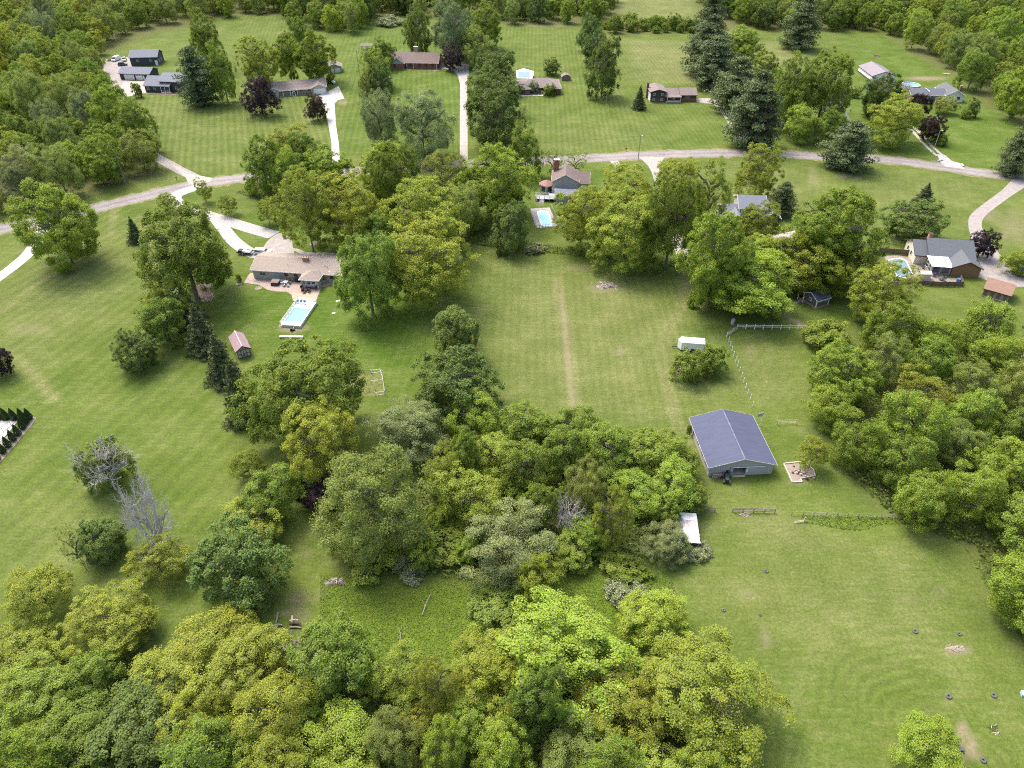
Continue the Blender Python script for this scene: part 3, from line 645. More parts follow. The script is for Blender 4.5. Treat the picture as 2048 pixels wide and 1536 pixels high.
for u in (a+.6, a+3.4, a+6.3): MB().box(u-.08,u+.08,-1.6,-1.44,.2,2.5).build('porch_post', MT['white'], H)
for u0, u1 in ((a+.8,a+3.2),(a+3.6,a+6.1)): MB().box(u0,u1,-1.56,-1.48,.35,.95).build('porch_rail', MT['cream'], H)
MB().add([(a+.2,-1.9,2.32),(a+6.6,-1.9,2.32),(a+6.6,.6,2.72),(a+.2,.6,2.72),(a+.2,-1.9,2.44),(a+6.6,-1.9,2.44),(a+6.6,.6,2.84),(a+.2,.6,2.84)], [(0,3,2,1),(4,5,6,7),(0,1,5,4),(1,2,6,5),(2,3,7,6),(3,0,4,7)]).build('porch_roof', MT['roof_greybrown'], H)
chimney(H, -.4, 6.0, 0, 6.0, .9, .9, 'brick_brown', 'black', 0); MB().box(a+6.2,a+8.8,9.6,11.2,2.2,2.4).build('awning', MT['white'], H)
MB().tube([(.6,9.8,0),(.7,9.8,9.5)],[.05,.03],5).build('antenna_mast', MT['metal_grey'], H)

# small red gambrel shed
def gambrel(name, l, r, D, ze, zk, zr, wm, rm, label, cat='shed'):
    H, L = house(name, l, r, label, cat); k = L*.2
    MB().profile([(0,-.03),(L,-.03),(L,ze),(L-k,zk),(L/2,zr),(k,zk),(0,ze)], 0, D, 'v').build('wall', MT[wm], H)
    r = MB()
    for (t0,z0),(t1,z1) in (((-.15,ze-.1),(k,zk)),((k,zk),(L/2,zr)),((L/2,zr),(L-k,zk)),((L-k,zk),(L+.15,ze-.1))):
        r.profile([(t0,z0+.02),(t1,z1+.02),(t1,z1+.12),(t0,z0+.12)], -.2, D+.2, 'v')
    r.build('roof', MT[rm], H); return H, L
H, L = gambrel('garden_shed', (1421,184), (1438,183), 4.6, 1.7, 2.5, 3.0, 'red_barn', 'roof_greybrown', 'small red gambrel shed by the pine row')
MB().box(L*.25, L*.75, -.05, .02, 0, 1.8).build('door', MT['red_barn'], H)
H, L = gambrel('garden_shed', (1123.5,161.5), (1141,161), 3.4, 1.6, 2.2, 2.6, 'brown_box', 'roof_greybrown', 'small brown gambrel shed beside the hip-roofed ranch')
MB().box(L*.2, L*.8, -.05, .02, 0, 1.7).build('door', MT['brown_box'], H)

# white pole barn, white-gabled house -------------------------------------------------
H, L = house('pole_barn', (1741.5,164), (1789,164.4), 'white pole barn with mauve metal roof behind a dark tree', 'barn'); D = 17.5
gable(H, 0, L, 0, D, 2.6, 4.5, 'siding_white', 'roof_purple', 'v', .35, fascia='wood_dark')
garage_door(H, L*.3, L*.7, 0, 2.4); MB().box(-.06,-.01,.1,D-.1,-.02,.6).build('wainscot', MT['wood_dark'], H)
H, L = house('brick_house', (1820,201.5), (1890,203.2), 'dark-roofed brick house with white gabled wing beside the round pool'); D = 9.0
gable(H, 0, L, 0, D, 2.5, 4.0, 'brick_brown', 'roof_dark', oh=.45)
gable(H, L-.6, L+6.8, -.8, 11.0, 2.9, 4.8, 'siding_white', 'roof_dark', 'v', .5)
MB().box(L*.46-.08, L*.46+.08, -.5, D/2, 4.08, 4.2).build('ridge_strip', MT['white'], H).rotation_euler = (0,0,0)
for u in (2.0, 4.4, 7.4, 9.6, 11.6): window(H, u, 0, 1.5, 1.1, 1.1)
for u in (L+1.5, L+4.6): window(H, u, -.8, 1.7, 1.3, 1.2, frame_m='wood_dark')
chimney(H, L+6.2, 3.5, 2.5, 5.6, .7, .7, 'brick_brown', 'stone', 0)
MB().box(5.4, L-.8, -1.9, -.5, -.03, .12).build('front_walk', MT['concrete'], H)
H, L = house('garage', (1676,177), (1692,177.5), 'small white garage peeping out beside the dark asphalt drive'); gable(H, 0, L, 0, 5, 2.4, 3.4, 'siding_white', 'roof_greybrown', 'v', .3); garage_door(H, .5, L-.4, 0, 2.0)
H, L = house('garage', (655,146.5), (684,144.5), 'small grey detached garage half hidden by a tree'); gable(H, 0, L, 0, 7.0, 2.6, 3.9, 'siding_grey', 'roof_greybrown', 'v', .4)
garage_door(H, L*.1, L*.46, 0, 2.1); garage_door(H, L*.55, L*.9, 0, 2.1)
H, L = house('open_shed', (723,100.5), (745,100), 'little grey-roofed open shed under the top trees', 'shed')
gable(H, 0, L, 0, 3.6, 2.0, 2.8, 'wood_dark', 'roof_greybrown', oh=.3, fascia=None, wall=False)
for u in (.1, L/2, L-.1):
    for v in (.1, 3.5): MB().box(u-.08,u+.08,v-.08,v+.08,0,2.05).build('post', MT['wood_grey'], H)
MB().box(.2,L-.2,.5,1.0,.38,.46).build('bench', MT['wood_pale'], H)

# bay-windowed centre house with deck -----------------------------------------------------
H, L = house('bay_windowed_house', (1104,392), (1172,394), 'pale grey house with brick chimney, bay room and deck at the centre')
gable(H, 0, 8.2, 0, 8.4, 5.0, 7.2, 'siding_grey', 'roof_brown', 'v', .4); gable(H, 4.0, 11.5, 1.0, 8.0, 4.4, 6.4, 'siding_grey', 'roof_brown', oh=.4)
gable(H, 1.2, 8.0, -5.2, .1, 2.6, 3.3, 'siding_bluegrey', 'roof_slate', oh=.3)
chimney(H, 1.0, 7.4, 4.5, 9.2, 1.6, 1.0, 'brick_red', 'white', 2)
n = 6; c = (-1.9, 3.2); hexp = [(c[0]+2.3*math.cos(math.pi/6+i*math.pi/3), c[1]+2.3*math.sin(math.pi/6+i*math.pi/3)) for i in range(6)]
MB().prism(hexp, -.05, 2.9).build('bay_room', MT['siding_grey'], H)
MB().add([(c[0]+2.75*math.cos(math.pi/6+i*math.pi/3), c[1]+2.75*math.sin(math.pi/6+i*math.pi/3), 2.85) for i in range(6)]+[(c[0],c[1],4.1)], [(i,(i+1)%6,6) for i in range(6)]+[(5,4,3,2,1,0)]).build('bay_roof', MT['roof_red'], H)
for i in (2, 3, 4):
    p, q2 = hexp[i], hexp[(i+1)%6]; m1, m2 = [p[k]+.22*(q2[k]-p[k]) for k in (0,1)], [p[k]+.78*(q2[k]-p[k]) for k in (0,1)]
    dx, dy = (p[0]+q2[0])/2-c[0], (p[1]+q2[1])/2-c[1]; dl = math.hypot(dx,dy); ox, oy = dx/dl*.05, dy/dl*.05
    w = MB().add([(m1[0]+ox,m1[1]+oy,.9),(m2[0]+ox,m2[1]+oy,.9),(m2[0]+ox,m2[1]+oy,2.4),(m1[0]+ox,m1[1]+oy,2.4),(m1[0],m1[1],.9),(m2[0],m2[1],.9),(m2[0],m2[1],2.4),(m1[0],m1[1],2.4)], [(0,1,2,3),(0,4,5,1),(1,5,6,2),(2,6,7,3),(3,7,4,0)]).build('window', MT['glass'], H)
window(H, 0, 2.2, 3.8, 1.1, 1.5, 'l'); window(H, 0, 5.4, 3.8, 1.1, 1.5, 'l'); window(H, 0, 1.4, 1.4, 1.0, 1.4, 'l')
dk = MB(); dk.box(-5.2, 1.15, -4.6, -1.6, .82, .95); dk.box(-1.2, 1.15, -1.6, -.05, .82, .95); DK = dk.build('deck', MT['siding_bluegrey'], H)
for u, v in ((-5.1,-4.5),(-5.1,-1.7),(-3.9,-4.5),(-2.3,-4.5),(1.0,-4.5),(-1.1,-1.7),(-.6,-4.5)): MB().box(u-.07,u+.07,v-.07,v+.07,-.02,1.85).build('post', MT['siding_grey'], DK)
for s, e in (((-5.1,-4.5),(-3.9,-4.5)),((-2.3,-4.5),(1.0,-4.5)),((-5.1,-4.5),(-5.1,-1.7)),((-5.1,-1.7),(-1.1,-1.7))):
    for z in (1.25, 1.5, 1.78): MB().bar((s[0],s[1],z),(e[0],e[1],z),.06,.07).build('rail', MT['siding_grey'], DK)
for i in range(5): MB().box(-3.8,-2.4,-4.9-.3*i,-4.6-.3*i,.66-.16*i,.74-.16*i).build('step', MT['siding_grey'], DK)

# blue-roofed house hidden in trees ------------------------------------------------------------
H, L = house('blue_roofed_house', (1443,452), (1566,456), 'blue-grey roofed house half hidden behind airy trees'); 
gable(H, 0, 6.4, 1.5, 9.0, 2.8, 4.6, 'siding_grey', 'roof_slate', oh=.4); gable(H, 5.0, 12.6, 2.5, 11.5, 4.8, 6.8, 'siding_grey', 'roof_slate', oh=.45); gable(H, 1.8, 6.2, -1.8, 5, 2.8, 4.2, 'siding_dark', 'roof_slate', 'v', .4)
gable(H, 12.4, 16.6, .6, 9.0, 2.9, 4.6, 'siding_dark', 'roof_slate', 'v', .4); window(H, 10.6, 2.5, 3.4, 1.4, 1.3); window(H, 14.4, .6, 1.6, 1.4, 1.2); vent(H, 14.5, 6.5, 4.2)

# dark-roofed house with white porch roof ---------------------------------------------------------
H, L = house('dark_roofed_house', (1899.4,552), (1955,556), 'timber house with charcoal roof and bright white porch roof')
gable(H, 0, L, 0, 8.6, 2.75, 4.4, 'wood_log', 'roof_dark', 'v', .45, fascia='wood_dark')
gable(H, -4.6, L-.4, 4.6, 15.0, 3.1, 5.8, 'wood_log', 'roof_dark', oh=.45, fascia='wood_dark')
gable(H, -7.8, -4.2, 5.6, 14.4, 2.8, 5.0, 'cream', 'roof_dark', 'u', .45, fascia='wood_dark')
MB().add([(-5.4,-.4,2.55),(-.1,-.4,2.55),(-.1,4.7,3.1),(-5.4,4.7,3.1),(-5.4,-.4,2.7),(-.1,-.4,2.7),(-.1,4.7,3.25),(-5.4,4.7,3.25)], [(0,3,2,1),(4,5,6,7),(0,1,5,4),(1,2,6,5),(2,3,7,6),(3,0,4,7)]).build('porch_roof', MT['white_roof'], H)
MB().box(-5.2, -.1, .1, 4.6, -.03, .35).build('porch_floor', MT['wood_grey'], H)
for u in (-5.0, -2.7, -.35):
    for v in (.2, 2.4): MB().box(u-.1,u+.1,v-.1,v+.1,.35,2.58+.11*v).build('porch_post', MT['siding_bluegrey'], H)
for u in (-5.05,): 
    for v in (1.3, 3.4): window(H, u-.02, v, 1.5, 1.7, 1.9, 'l', 'cream')
for u in (-3.9, -1.5): window(H, u, .15, 1.5, 1.9, 1.9, 'f', 'siding_bluegrey')
chimney(H, -3.3, 12.0, 3.0, 6.1, .9, 1.2, 'brick_tan', 'wood_dark', 0)
window(H, -7.8, 9.0, 1.6, 1.4, 1.3, 'l', 'cream'); window(H, -7.8, 12.0, 1.6, 1.4, 1.3, 'l', 'cream')
for u, v in ((.2,6.6),(.7,6.5)): vent(H, u, v, 3.8, .7)
H, L = house('timber_shed', (1962.6,592), (2013,606.5), 'brown timber shed with weathered shingle roof at right edge', 'shed')
gable(H, 0, L, 0, 5.6, 2.3, 3.9, 'wood_grey', 'roof_shed_brown', oh=.35, fascia='wood_dark'); MB().box(.2, L-.1, -.06, -.005, .12, .3).build('sill_beam', MT['cream'], H)
for i in range(7): MB().box(.2+i*(L-.6)/7, .2+(i+.93)*(L-.6)/7, -.04, -.002, .32, 2.2).build('plank', MT['wood_grey' if i % 2 else 'fence_brown'], H)

# charcoal playhouse ---------------------------------------------------------------------------------
H, L = house('playhouse', (1631,615.5), (1655,608.5), 'charcoal playhouse cabin with white trim under the trees', 'playhouse')
gable(H, 0, L, 0, 4.4, 2.0, 3.1, 'play_grey', 'roof_navy', 'u', .3); 
for u, v in ((0,0),(L,0),(0,4.4),(L,4.4)): MB().box(u-.1,u+.1,v-.1,v+.1,-.02,2.0).build('corner_trim', MT['white'], H)
window(H, 0, 2.2, 1.3, .9, .8, 'l'); window(H, L*.3, 0, 1.6, .9, .4); window(H, L*.75, 0, 1.6, .9, .4)
MB().box(-.5, L+.2, -.45, 4.9, -.02, .12).build('base_frame', MT['roof_red'], H)
MB().box(-1.6, -.5, 3.0, 4.8, .0, .25).build('porch_floor', MT['wood_grey'], H)
for v in (3.0, 4.8): MB().box(-1.6,-1.48,v-.06,v+.06,.25,2.0).build('porch_post', MT['white'], H)
MB().add([(-1.6,3.2,.25),(-1.6,4.2,.25),(-3.2,4.2,.02),(-3.2,3.2,.02),(-1.6,3.2,.33),(-1.6,4.2,.33),(-3.2,4.2,.08),(-3.2,3.2,.08)], [(0,1,2,3),(7,6,5,4),(0,4,5,1),(1,5,6,2),(2,6,7,3),(3,7,4,0)]).build('ramp', MT['play_grey'], H)

# half-timbered shed -------------------------------------------------------------------------------------
H, L = house('half_timbered_shed', (477,718.5), (503,711), 'half-timbered shed with mauve roof beside the dark spruces', 'shed'); D = 6.4
gable(H, 0, L, 0, D, 2.15, 3.1, 'siding_beige', 'roof_mauve', 'v', .3, fascia='wood_dark'); MB().box(L/2-.07, L/2+.07, -.3, D+.3, 3.3, 3.36).build('ridge_cap', MT['cream'], H)
tb = MB()
for u in (.06, L*.3, L*.5, L*.7, L-.06): tb.box(u-.06,u+.06,-.04,.0,0,2.15 if u in (.06,L-.06) else 2.6)
for z in (.08, 1.05, 2.08): tb.box(.0, L, -.035, .0, z-.06, z+.06)
tb.bar((L*.3,-.03,.1),(L*.5,-.03,1.0),.09,.05); tb.bar((L*.7,-.03,.1),(L*.5,-.03,1.0),.09,.05); tb.build('timber_frame', MT['wood_dark'], H)
MB().box(L*.32, L*.48, -.02, .02, .12, 2.0).build('door', MT['siding_beige'], H); MB().box(L*.52, L*.68, -.02, .02, .12, 2.0).build('door', MT['siding_beige'], H)

# big barn with blue metal roof ------------------------------------------------------------------------------
H, L = house('barn', (1415.7,953), (1542.6,947.5), 'large low barn with slate-blue metal roof and pale grey walls', 'barn'); D = 13.2; ze, zr = 2.6, 4.35
sl = (zr-ze)/(L/2); d0, d1, dt = L*.375, L*.575, 2.05
f = MB(); f.box(0, d0, 0, .14, -.05, ze); f.box(d1, L, 0, .14, -.05, ze); f.box(d0, d1, 0, .14, dt, ze); f.profile([(0,ze),(L,ze),(L/2,zr)], 0, .14, 'v')
f.profile([(0,-.05),(L,-.05),(L,ze),(L/2,zr),(0,ze)], D-.14, D, 'v'); f.box(0, .14, .14, D-.14, -.05, ze); f.box(L-.14, L, .14, D-.14, -.05, ze); f.build('wall', MT['barn_wall'], H)
MB().box(.2, L-.2, .2, D-.2, -.02, .03).build('floor', MT['wood_pale'], H)
oh = .42; n = 15; w = (D+2*oh)/n
for s in (0, 1):
    for i in range(n):
        a, b = -oh+i*w+.0004, -oh+(i+1)*w-.0004
        e, t = (-oh, L/2) if s == 0 else (L+oh, L/2); z0, z1 = ze-sl*oh+.03, zr+.03
        p = MB(); p.add([(e,a,z0),(t,a,z1),(t,b,z1),(e,b,z0),(e,a,z0+.05),(t,a,z1+.05),(t,b,z1+.05),(e,b,z0+.05)], [(0,1,2,3),(7,6,5,4),(0,4,5,1),(1,5,6,2),(2,6,7,3),(3,7,4,0)])
        p.build('roof_panel', MT['barn_roof'], H)
MB().box(L/2-.12, L/2+.12, -oh-.02, D+oh+.02, zr+.10, zr+.15).build('ridge_cap', MT['ridge_worn'], H)
t = MB()
for s in (0, 1):
    e, m_ = (-oh, L/2) if s == 0 else (L+oh, L/2)
    for v in (-oh-.05, D+oh): t.add([(e,v,ze-sl*oh-.05),(m_,v,zr-.05),(m_,v,zr+.14),(e,v,ze-sl*oh+.12),(e,v+.05,ze-sl*oh-.05),(m_,v+.05,zr-.05),(m_,v+.05,zr+.14),(e,v+.05,ze-sl*oh+.12)], [(0,1,2,3),(7,6,5,4),(0,4,5,1),(1,5,6,2),(2,6,7,3),(3,7,4,0)])
    t.box(min(e,e+(.06 if s else -.06)), max(e,e+(.06 if s else -.06)), -oh, D+oh, ze-sl*oh-.02, ze-sl*oh+.09)
t.build('fascia', MT['siding_grey'], H)
sd_ = MB(); sd_.box(d1-.05, d1+3.3, -.10, -.03, .08, 2.05); sd_ = sd_.build('sliding_door', MT['barn_wall'], H); MB().box(d0-.2, d1+3.6, -.16, -.10, 2.06, 2.2).build('door_track', MT['white'], H)
MB().box(d0, d1, -.5, 0, -.02, .06).build('sill', MT['wood_pale'], H)
MB().box(d1+.1, d1+.35, -.16, -.10, .9, 1.5).build('sign_board', MT['white'], H)
for i in range(4): MB().box(-.07, -.005, 1.4+i*2.9, 2.4+i*2.9, 1.2, 2.0).build('window', MT['glass'], H)

# tin-roofed shed --------------------------------------------------------------------------------------------------
zt = 2.3; p0, p1, p2 = G(1352,1024.5,zt), G(1392.3,1027,zt), G(1399.5,1087,zt-.4)
rz = math.atan2(p1[1]-p0[1], p1[0]-p0[0]); W = math.dist(p0,p1)
H = thing('tin_shed', p0, rz, 'open shed roofed with shiny tin sheets, partly rusted', 'shed'); D = -((p2[0]-p1[0])*(-math.sin(rz))+(p2[1]-p1[1])*math.cos(rz))
n = 8
for i in range(n):
    a, b = -D*i/n, -D*(i+.985)/n; za, zb = zt-.4*i/n, zt-.4*(i+1)/n; dz = .012*(i % 2)
    MB().add([(-.1,a,za+dz),(W,a,za+dz),(W+.05,b,zb+dz),(-.1,b,zb+dz),(-.1,a,za+.04+dz),(W,a,za+.04+dz),(W+.05,b,zb+.04+dz),(-.1,b,zb+.04+dz)], [(0,1,2,3),(7,6,5,4),(0,4,5,1),(1,5,6,2),(2,6,7,3),(3,7,4,0)]).build('tin_sheet', MT[['tin','tin_white','tin_rust','tin_rust','tin_white','tin_white','tin','tin_white'][i]], H)
for u in (.1, W-.15):
    for v in (-.15, -D/2, -D+.15): MB().box(u-.08,u+.08,v-.08,v+.08,-.05,zt-.42).build('post', MT['wood_grey'], H)
MB().box(.0,.06,-D,0,.0,1.6).build('back_wall', MT['wood_grey'], H)

# ------------------------------------------------------------------ trees
def unit(a): return a/np.maximum(np.linalg.norm(a, axis=-1, keepdims=True), 1e-9)
def leaf_mesh(name, p, nrm, size, aspect, m, r):
    n = len(p); t = unit(np.cross(nrm, r.normal(size=(n,3)))); b = np.cross(nrm, t)
    s = (size*r.uniform(.65, 1.3, n))[:,None]
    co = np.stack([p-t*s*.5, p+b*s*.5/aspect, p+t*s*.5, p-b*s*.5/aspect], 1).reshape(-1, 3)
    me = np_mesh(name, co, np.arange(4*n), m)
    a = me.attributes.new('rnd', 'FLOAT_VECTOR', 'FACE'); a.data.foreach_set('vector', r.uniform(0, 1, (n,3)).astype(np.float32).reshape(-1))
    return me
def fit(p):
    rr = np.quantile(np.hypot(p[:,0], p[:,1]), .965); z0, z1 = np.quantile(p[:,2], [.01, .99])
    p = p.copy(); p[:,:2] *= 5/rr; p[:,2] = (p[:,2]-(z0+z1)/2)*10/(z1-z0); return p
def broad(seed, nl=14, rl=.44, spread=.6, ncl=20, rc=.17, kl=95, size=.3, flat=.75, zmin=-.75, aspect=1.5, m='leaf', gap=0.0, inner=.10):
    r = np.random.default_rng(seed)
    i = np.arange(nl); z = 1-(i+.5)/nl*(1-zmin); ph = i*2.39996+r.uniform(0,6)
    d = unit(np.stack([np.sqrt(np.maximum(1-z*z, 0))*np.cos(ph), np.sqrt(np.maximum(1-z*z,0))*np.sin(ph), z], 1)+r.normal(0,.16,(nl,3)))
    c = d*spread*r.uniform(.66, 1.24, (nl,1)); lr = rl*r.uniform(.58, 1.28, nl)
    keep = r.uniform(size=nl) >= gap; c, lr, d = c[keep], lr[keep], d[keep]
    cp, co = [], []
    for cc, l in zip(c, lr):
        q = unit(r.normal(size=(ncl,3))); o = unit(cc[None]+q*l)
        ok = (q*unit(cc[None]+1e-6)).sum(1) > -.3
        q = q[ok]; cp.append(cc+q*l*r.uniform(.72, 1.08, (len(q),1))); co.append(o[ok])
    cp, co = np.concatenate(cp), np.concatenate(co)
    cr = rc*r.uniform(.65, 1.35, len(cp)); tint = r.uniform(size=len(cp))
    idx = np.repeat(np.arange(len(cp)), kl)
    up = np.array([0,0,1.])
    q = unit(unit(r.normal(size=(len(idx),3)))+.5*co[idx]+.3*up)
    p = cp[idx]+q*(cr[idx]*r.uniform(.35, 1.05, len(idx)))[:,None]*np.array([1,1,flat])
    nn = unit(.5*q+.5*up+.25*co[idx]+.55*r.normal(size=q.shape))
    ni = int(len(p)*inner); pi = unit(r.normal(size=(ni,3)))*(r.uniform(0,1,(ni,1))**.5)*.6
    p = np.concatenate([p*5, pi*5]); nn = np.concatenate([nn, unit(r.normal(size=(ni,3))+up*.5)])
    p = fit(p)
    me = leaf_mesh('crown', p, nn, size, aspect, MT[m], r)
    a = me.attributes['rnd']; v = np.empty(len(p)*3, np.float32); a.data.foreach_get('vector', v); v = v.reshape(-1,3)
    v[:len(idx),1] = .55*v[:len(idx),1]+.45*tint[idx]; v[:len(idx),0] = .5*v[:len(idx),0]+.5*np.roll(tint,7)[idx]
    a.data.foreach_set('vector', v.reshape(-1))
    return me
def conifer(seed, levels=15, nb=9, pw=.85, droop=-.12, tuft=70, size=.34, irregular=.25, aspect=3.0):
    r = np.random.default_rng(seed); P, N = [], []
    for k in range(levels):
        t = (k+r.uniform(-.2,.2))/(levels-1); z = -1+2*t; R = max((1-t), .02)**pw
        for j in range(max(4, int(nb*(1-.5*t)))):
            a = 2*math.pi*j/max(4, int(nb*(1-.5*t)))+k*1.1+r.uniform(-.25,.25); L = R*r.uniform(1-irregular, 1+irregular*.5)
            n = max(8, int(tuft*(.25+.75*L))); s = r.uniform(.12, 1, n)**.75
            w = .16*L*(1.15-s)+.035
            x = s*L; lat = r.normal(0, 1, n)*w; zz = z+droop*s*L+.10*s*s*L+r.normal(0,.02,n)
            P.append(np.stack([x*math.cos(a)-lat*math.sin(a), x*math.sin(a)+lat*math.cos(a), zz], 1))
            N.append(unit(np.stack([.35*np.cos(a)*np.ones(n), .35*np.sin(a)*np.ones(n), np.ones(n)], 1)+r.normal(0,.55,(n,3))))
    P = np.concatenate(P)*5; N = np.concatenate(N); P[:,:2] *= 1.0
    return leaf_mesh('crown', fit(P), N, size, aspect, MT['needle'], r)
def pine(seed):
    """white pine: ragged tiers of drooping-tipped boughs with gaps between"""
    r = np.random.default_rng(seed); P, N = [], []
    for k in range(11):
        t = k/10; z = -1+2*t+r.uniform(-.05,.05); R = min(1.0, .62+.9*t)*(1-t)**.55+.05
        for j in range(7 if k < 8 else 5):
            a = 2*math.pi*j/7+k*1.7+r.uniform(-.3,.3); L = R*r.uniform(.55, 1.12); nc = 3+int(4*L)
            for c in range(nc):
                s = (c+.8)/nc; n = 75; cr = .13+.05*s
                q = unit(r.normal(size=(n,3)))*(r.uniform(.3,1,n)**.5)[:,None]*np.array([cr,cr,cr*.5])
                lat = r.normal(0,.10)*s
                P.append(q+np.array([s*L*math.cos(a)-lat*math.sin(a), s*L*math.sin(a)+lat*math.cos(a), z+.08*s*L+r.normal(0,.03)]))
                N.append(unit(np.array([.4*math.cos(a), .4*math.sin(a), 1])+r.normal(0,.6,(n,3))))
    return leaf_mesh('crown', fit(np.concatenate(P)*5), np.concatenate(N), .42, 2.2, MT['needle'], r)
def thuja(seed):
    r = np.random.default_rng(seed); n = 5000; t = r.uniform(0,1,n)**1.15; z = -1+2*t
    R = np.minimum(1, (t/.16)**.5)*np.clip((1-t)*1.25, 0, 1)**.75*r.uniform(.75, 1.0, n); a = r.uniform(0, 2*math.pi, n)
    R *= 1+.10*np.sin(a*7+z*4)
    p = np.stack([R*np.cos(a), R*np.sin(a), z], 1)*5
    nn = unit(np.stack([np.cos(a), np.sin(a), .5*np.ones(n)], 1)+r.normal(0,.35,(n,3)))
    return leaf_mesh('crown', fit(p), nn, .8, 2.0, MT['needle'], r)
def bare(seed, leafy=0):
    r = np.random.default_rng(seed); mb = MB(); tips = []
    def grow(p, d, L, rad, lev):
        q = p+d*L*.5+Vector(r.normal(0,.06*L,3)); e = p+d*L+Vector(r.normal(0,.10*L,3))
        mb.tube([p, q, e], [rad, rad*.8, rad*.6], 3, cap=False)
        if lev == 0: tips.append(e); return
        for k in range(int(r.integers(3, 5))):
            nd = (d+Vector(r.normal(0,.55,3))+Vector((0,0,.10))).normalized(); grow(p+(e-p)*r.uniform(.45,1), nd, L*r.uniform(.55,.8), rad*.58, lev-1)
    for k in range(7):
        a = k*2.4; grow(Vector((0,0,-4.6)), Vector((math.cos(a)*.75, math.sin(a)*.75, r.uniform(.5,1.3))).normalized(), 3.6, .17, 4)
    me = mb.mesh('crown', MT['bark_pale']); co = np.empty(len(me.vertices)*3, np.float32); me.vertices.foreach_get('co', co); co = fit(co.reshape(-1,3)); me.vertices.foreach_set('co', co.reshape(-1).astype(np.float32)); me.update()
    return me
def trunk(seed, nlimb=8, base=.45, fine=0, m='bark', lean=.25, rad=.26):
    r = np.random.default_rng(seed); mb = MB()
    ax = [Vector((r.normal(0,lean*.4)*t, r.normal(0,lean*.4)*t, t)) for t in (0,.06,.3,.55,.8,1.0)]; ax[0] = Vector((0,0,-.02))
    mb.tube(ax, [rad*1.5, rad*1.05, rad*.85, rad*.65, rad*.4, rad*.15], 7)
    for k in range(nlimb):
        a = k*2.4+r.uniform(-.4,.4); t = base+(.95-base)*(k+.3)/nlimb; R = 5*r.uniform(.5,.78)*(1.1-.45*t)
        s = Vector((0,0,t)); e = Vector((R*math.cos(a), R*math.sin(a), min(t+.30*r.uniform(.5,1.1), 1.0))); mid = s.lerp(e, .5)+Vector((0,0,.06))
        q = rad*.42*(1.2-t*.6); mb.tube([s, mid, e], [q, q*.7, q*.25], 5, cap=False)
        for j in range(2+fine):
            u = r.uniform(.35,.95); b0 = s.lerp(mid, u*2) if u < .5 else mid.lerp(e, u*2-1); a2 = a+r.choice([-1,1])*r.uniform(.4,1.1)
            mb.tube([b0, b0+Vector((math.cos(a2)*1.6, math.sin(a2)*1.6, r.uniform(0,.14)))], [q*.4, q*.12], 4, cap=False)
    return mb.mesh('trunk', MT[m])
PROTO = {
 'M': [broad(s, nl=14, rl=.44, ncl=22, rc=.165, kl=135, size=.235) for s in (1,2,3)],
 'D': [broad(s, nl=18, rl=.40, spread=.64, ncl=24, rc=.135, kl=105, size=.225, flat=.85) for s in (4,5)],
 'L': [broad(s, nl=16, rl=.40, spread=.62, ncl=20, rc=.17, kl=140, size=.215, flat=.65) for s in (7,8,9)],
 'Y': [broad(s, nl=20, rl=.36, spread=.66, ncl=17, rc=.16, kl=120, size=.20, flat=.55, gap=.08, inner=.10) for s in (10,11,12,13)],
 'W': [broad(s, nl=15, rl=.43, spread=.60, ncl=26, rc=.145, kl=190, size=.165, aspect=1.8, flat=.9, inner=.14) for s in (14,15)],
 'P': [pine(s) for s in (16,17,28)],
 'S': [conifer(s, 17, 11, .85, -.20, 120, .55, .30, 2.2) for s in (18,19)],
 'B': [broad(s, nl=10, rl=.48, spread=.55, ncl=16, rc=.19, kl=100, size=.42, zmin=-.15) for s in (20,21)],
 'F': [broad(22, nl=10, rl=.48, spread=.55, ncl=16, rc=.19, kl=100, size=.36, zmin=-.15, m='blossom')],
 'A': [thuja(23)],
 'X': [bare(24), bare(25)],
}
BIG = {'M': [broad(s, nl=25, rl=.31, spread=.68, ncl=25, rc=.115, kl=120, size=.180, flat=.75, inner=.2) for s in (41,42)],
       'L': [broad(s, nl=27, rl=.29, spread=.70, ncl=24, rc=.115, kl=130, size=.170, flat=.65, inner=.2) for s in (43,44)],
       'Y': [broad(s, nl=30, rl=.27, spread=.72, ncl=20, rc=.11, kl=125, size=.160, flat=.55, gap=.06, inner=.18) for s in (45,46)]}
PROTO['U'] = PROTO['D']; PROTO['T'] = [broad(s, nl=13, rl=.42, spread=.58, ncl=14, rc=.17, kl=45, size=.24, flat=.6, gap=.1, inner=.04) for s in (26,27)]
PROTO['V'] = PROTO['W']
TRUNKS = {'def': [trunk(s) for s in (1,2,3)], 'airy': [trunk(s, 9, .32, 2, rad=.15) for s in (4,5,6)], 'thin': [trunk(10, 6, .3, 1, rad=.13)], 'con': [trunk(7, 3, .7, 0, lean=.05, rad=.2)], 'shrub': [trunk(8, 7, .12, 1, rad=.14)], 'pale': [trunk(9, 6, .3, 1, 'bark_pale', rad=.2)]}
TK = dict(M='def', D='def', L='airy', Y='airy', W='airy', V='airy', P='con', S='con', B='shrub', F='shrub', A='con', X='pale', U='def', T='thin')
CLEAR = dict(M=.16, D=.10, L=.15, Y=.26, W=.20, V=.2, P=.12, S=.06, B=-.12, F=-.12, A=.03, X=.1, U=.18, T=.4)
COL = dict(M=(.200,.278,.036), D=(.135,.202,.042), L=(.248,.338,.037), Y=(.288,.338,.040), W=(.225,.275,.100), V=(.240,.300,.060), P=(.118,.158,.064), S=(.105,.135,.050),
           B=(.210,.280,.036), F=(.195,.245,.072), A=(.046,.076,.022), X=(.3,.3,.3), U=(.050,.036,.044), T=(.230,.280,.062))
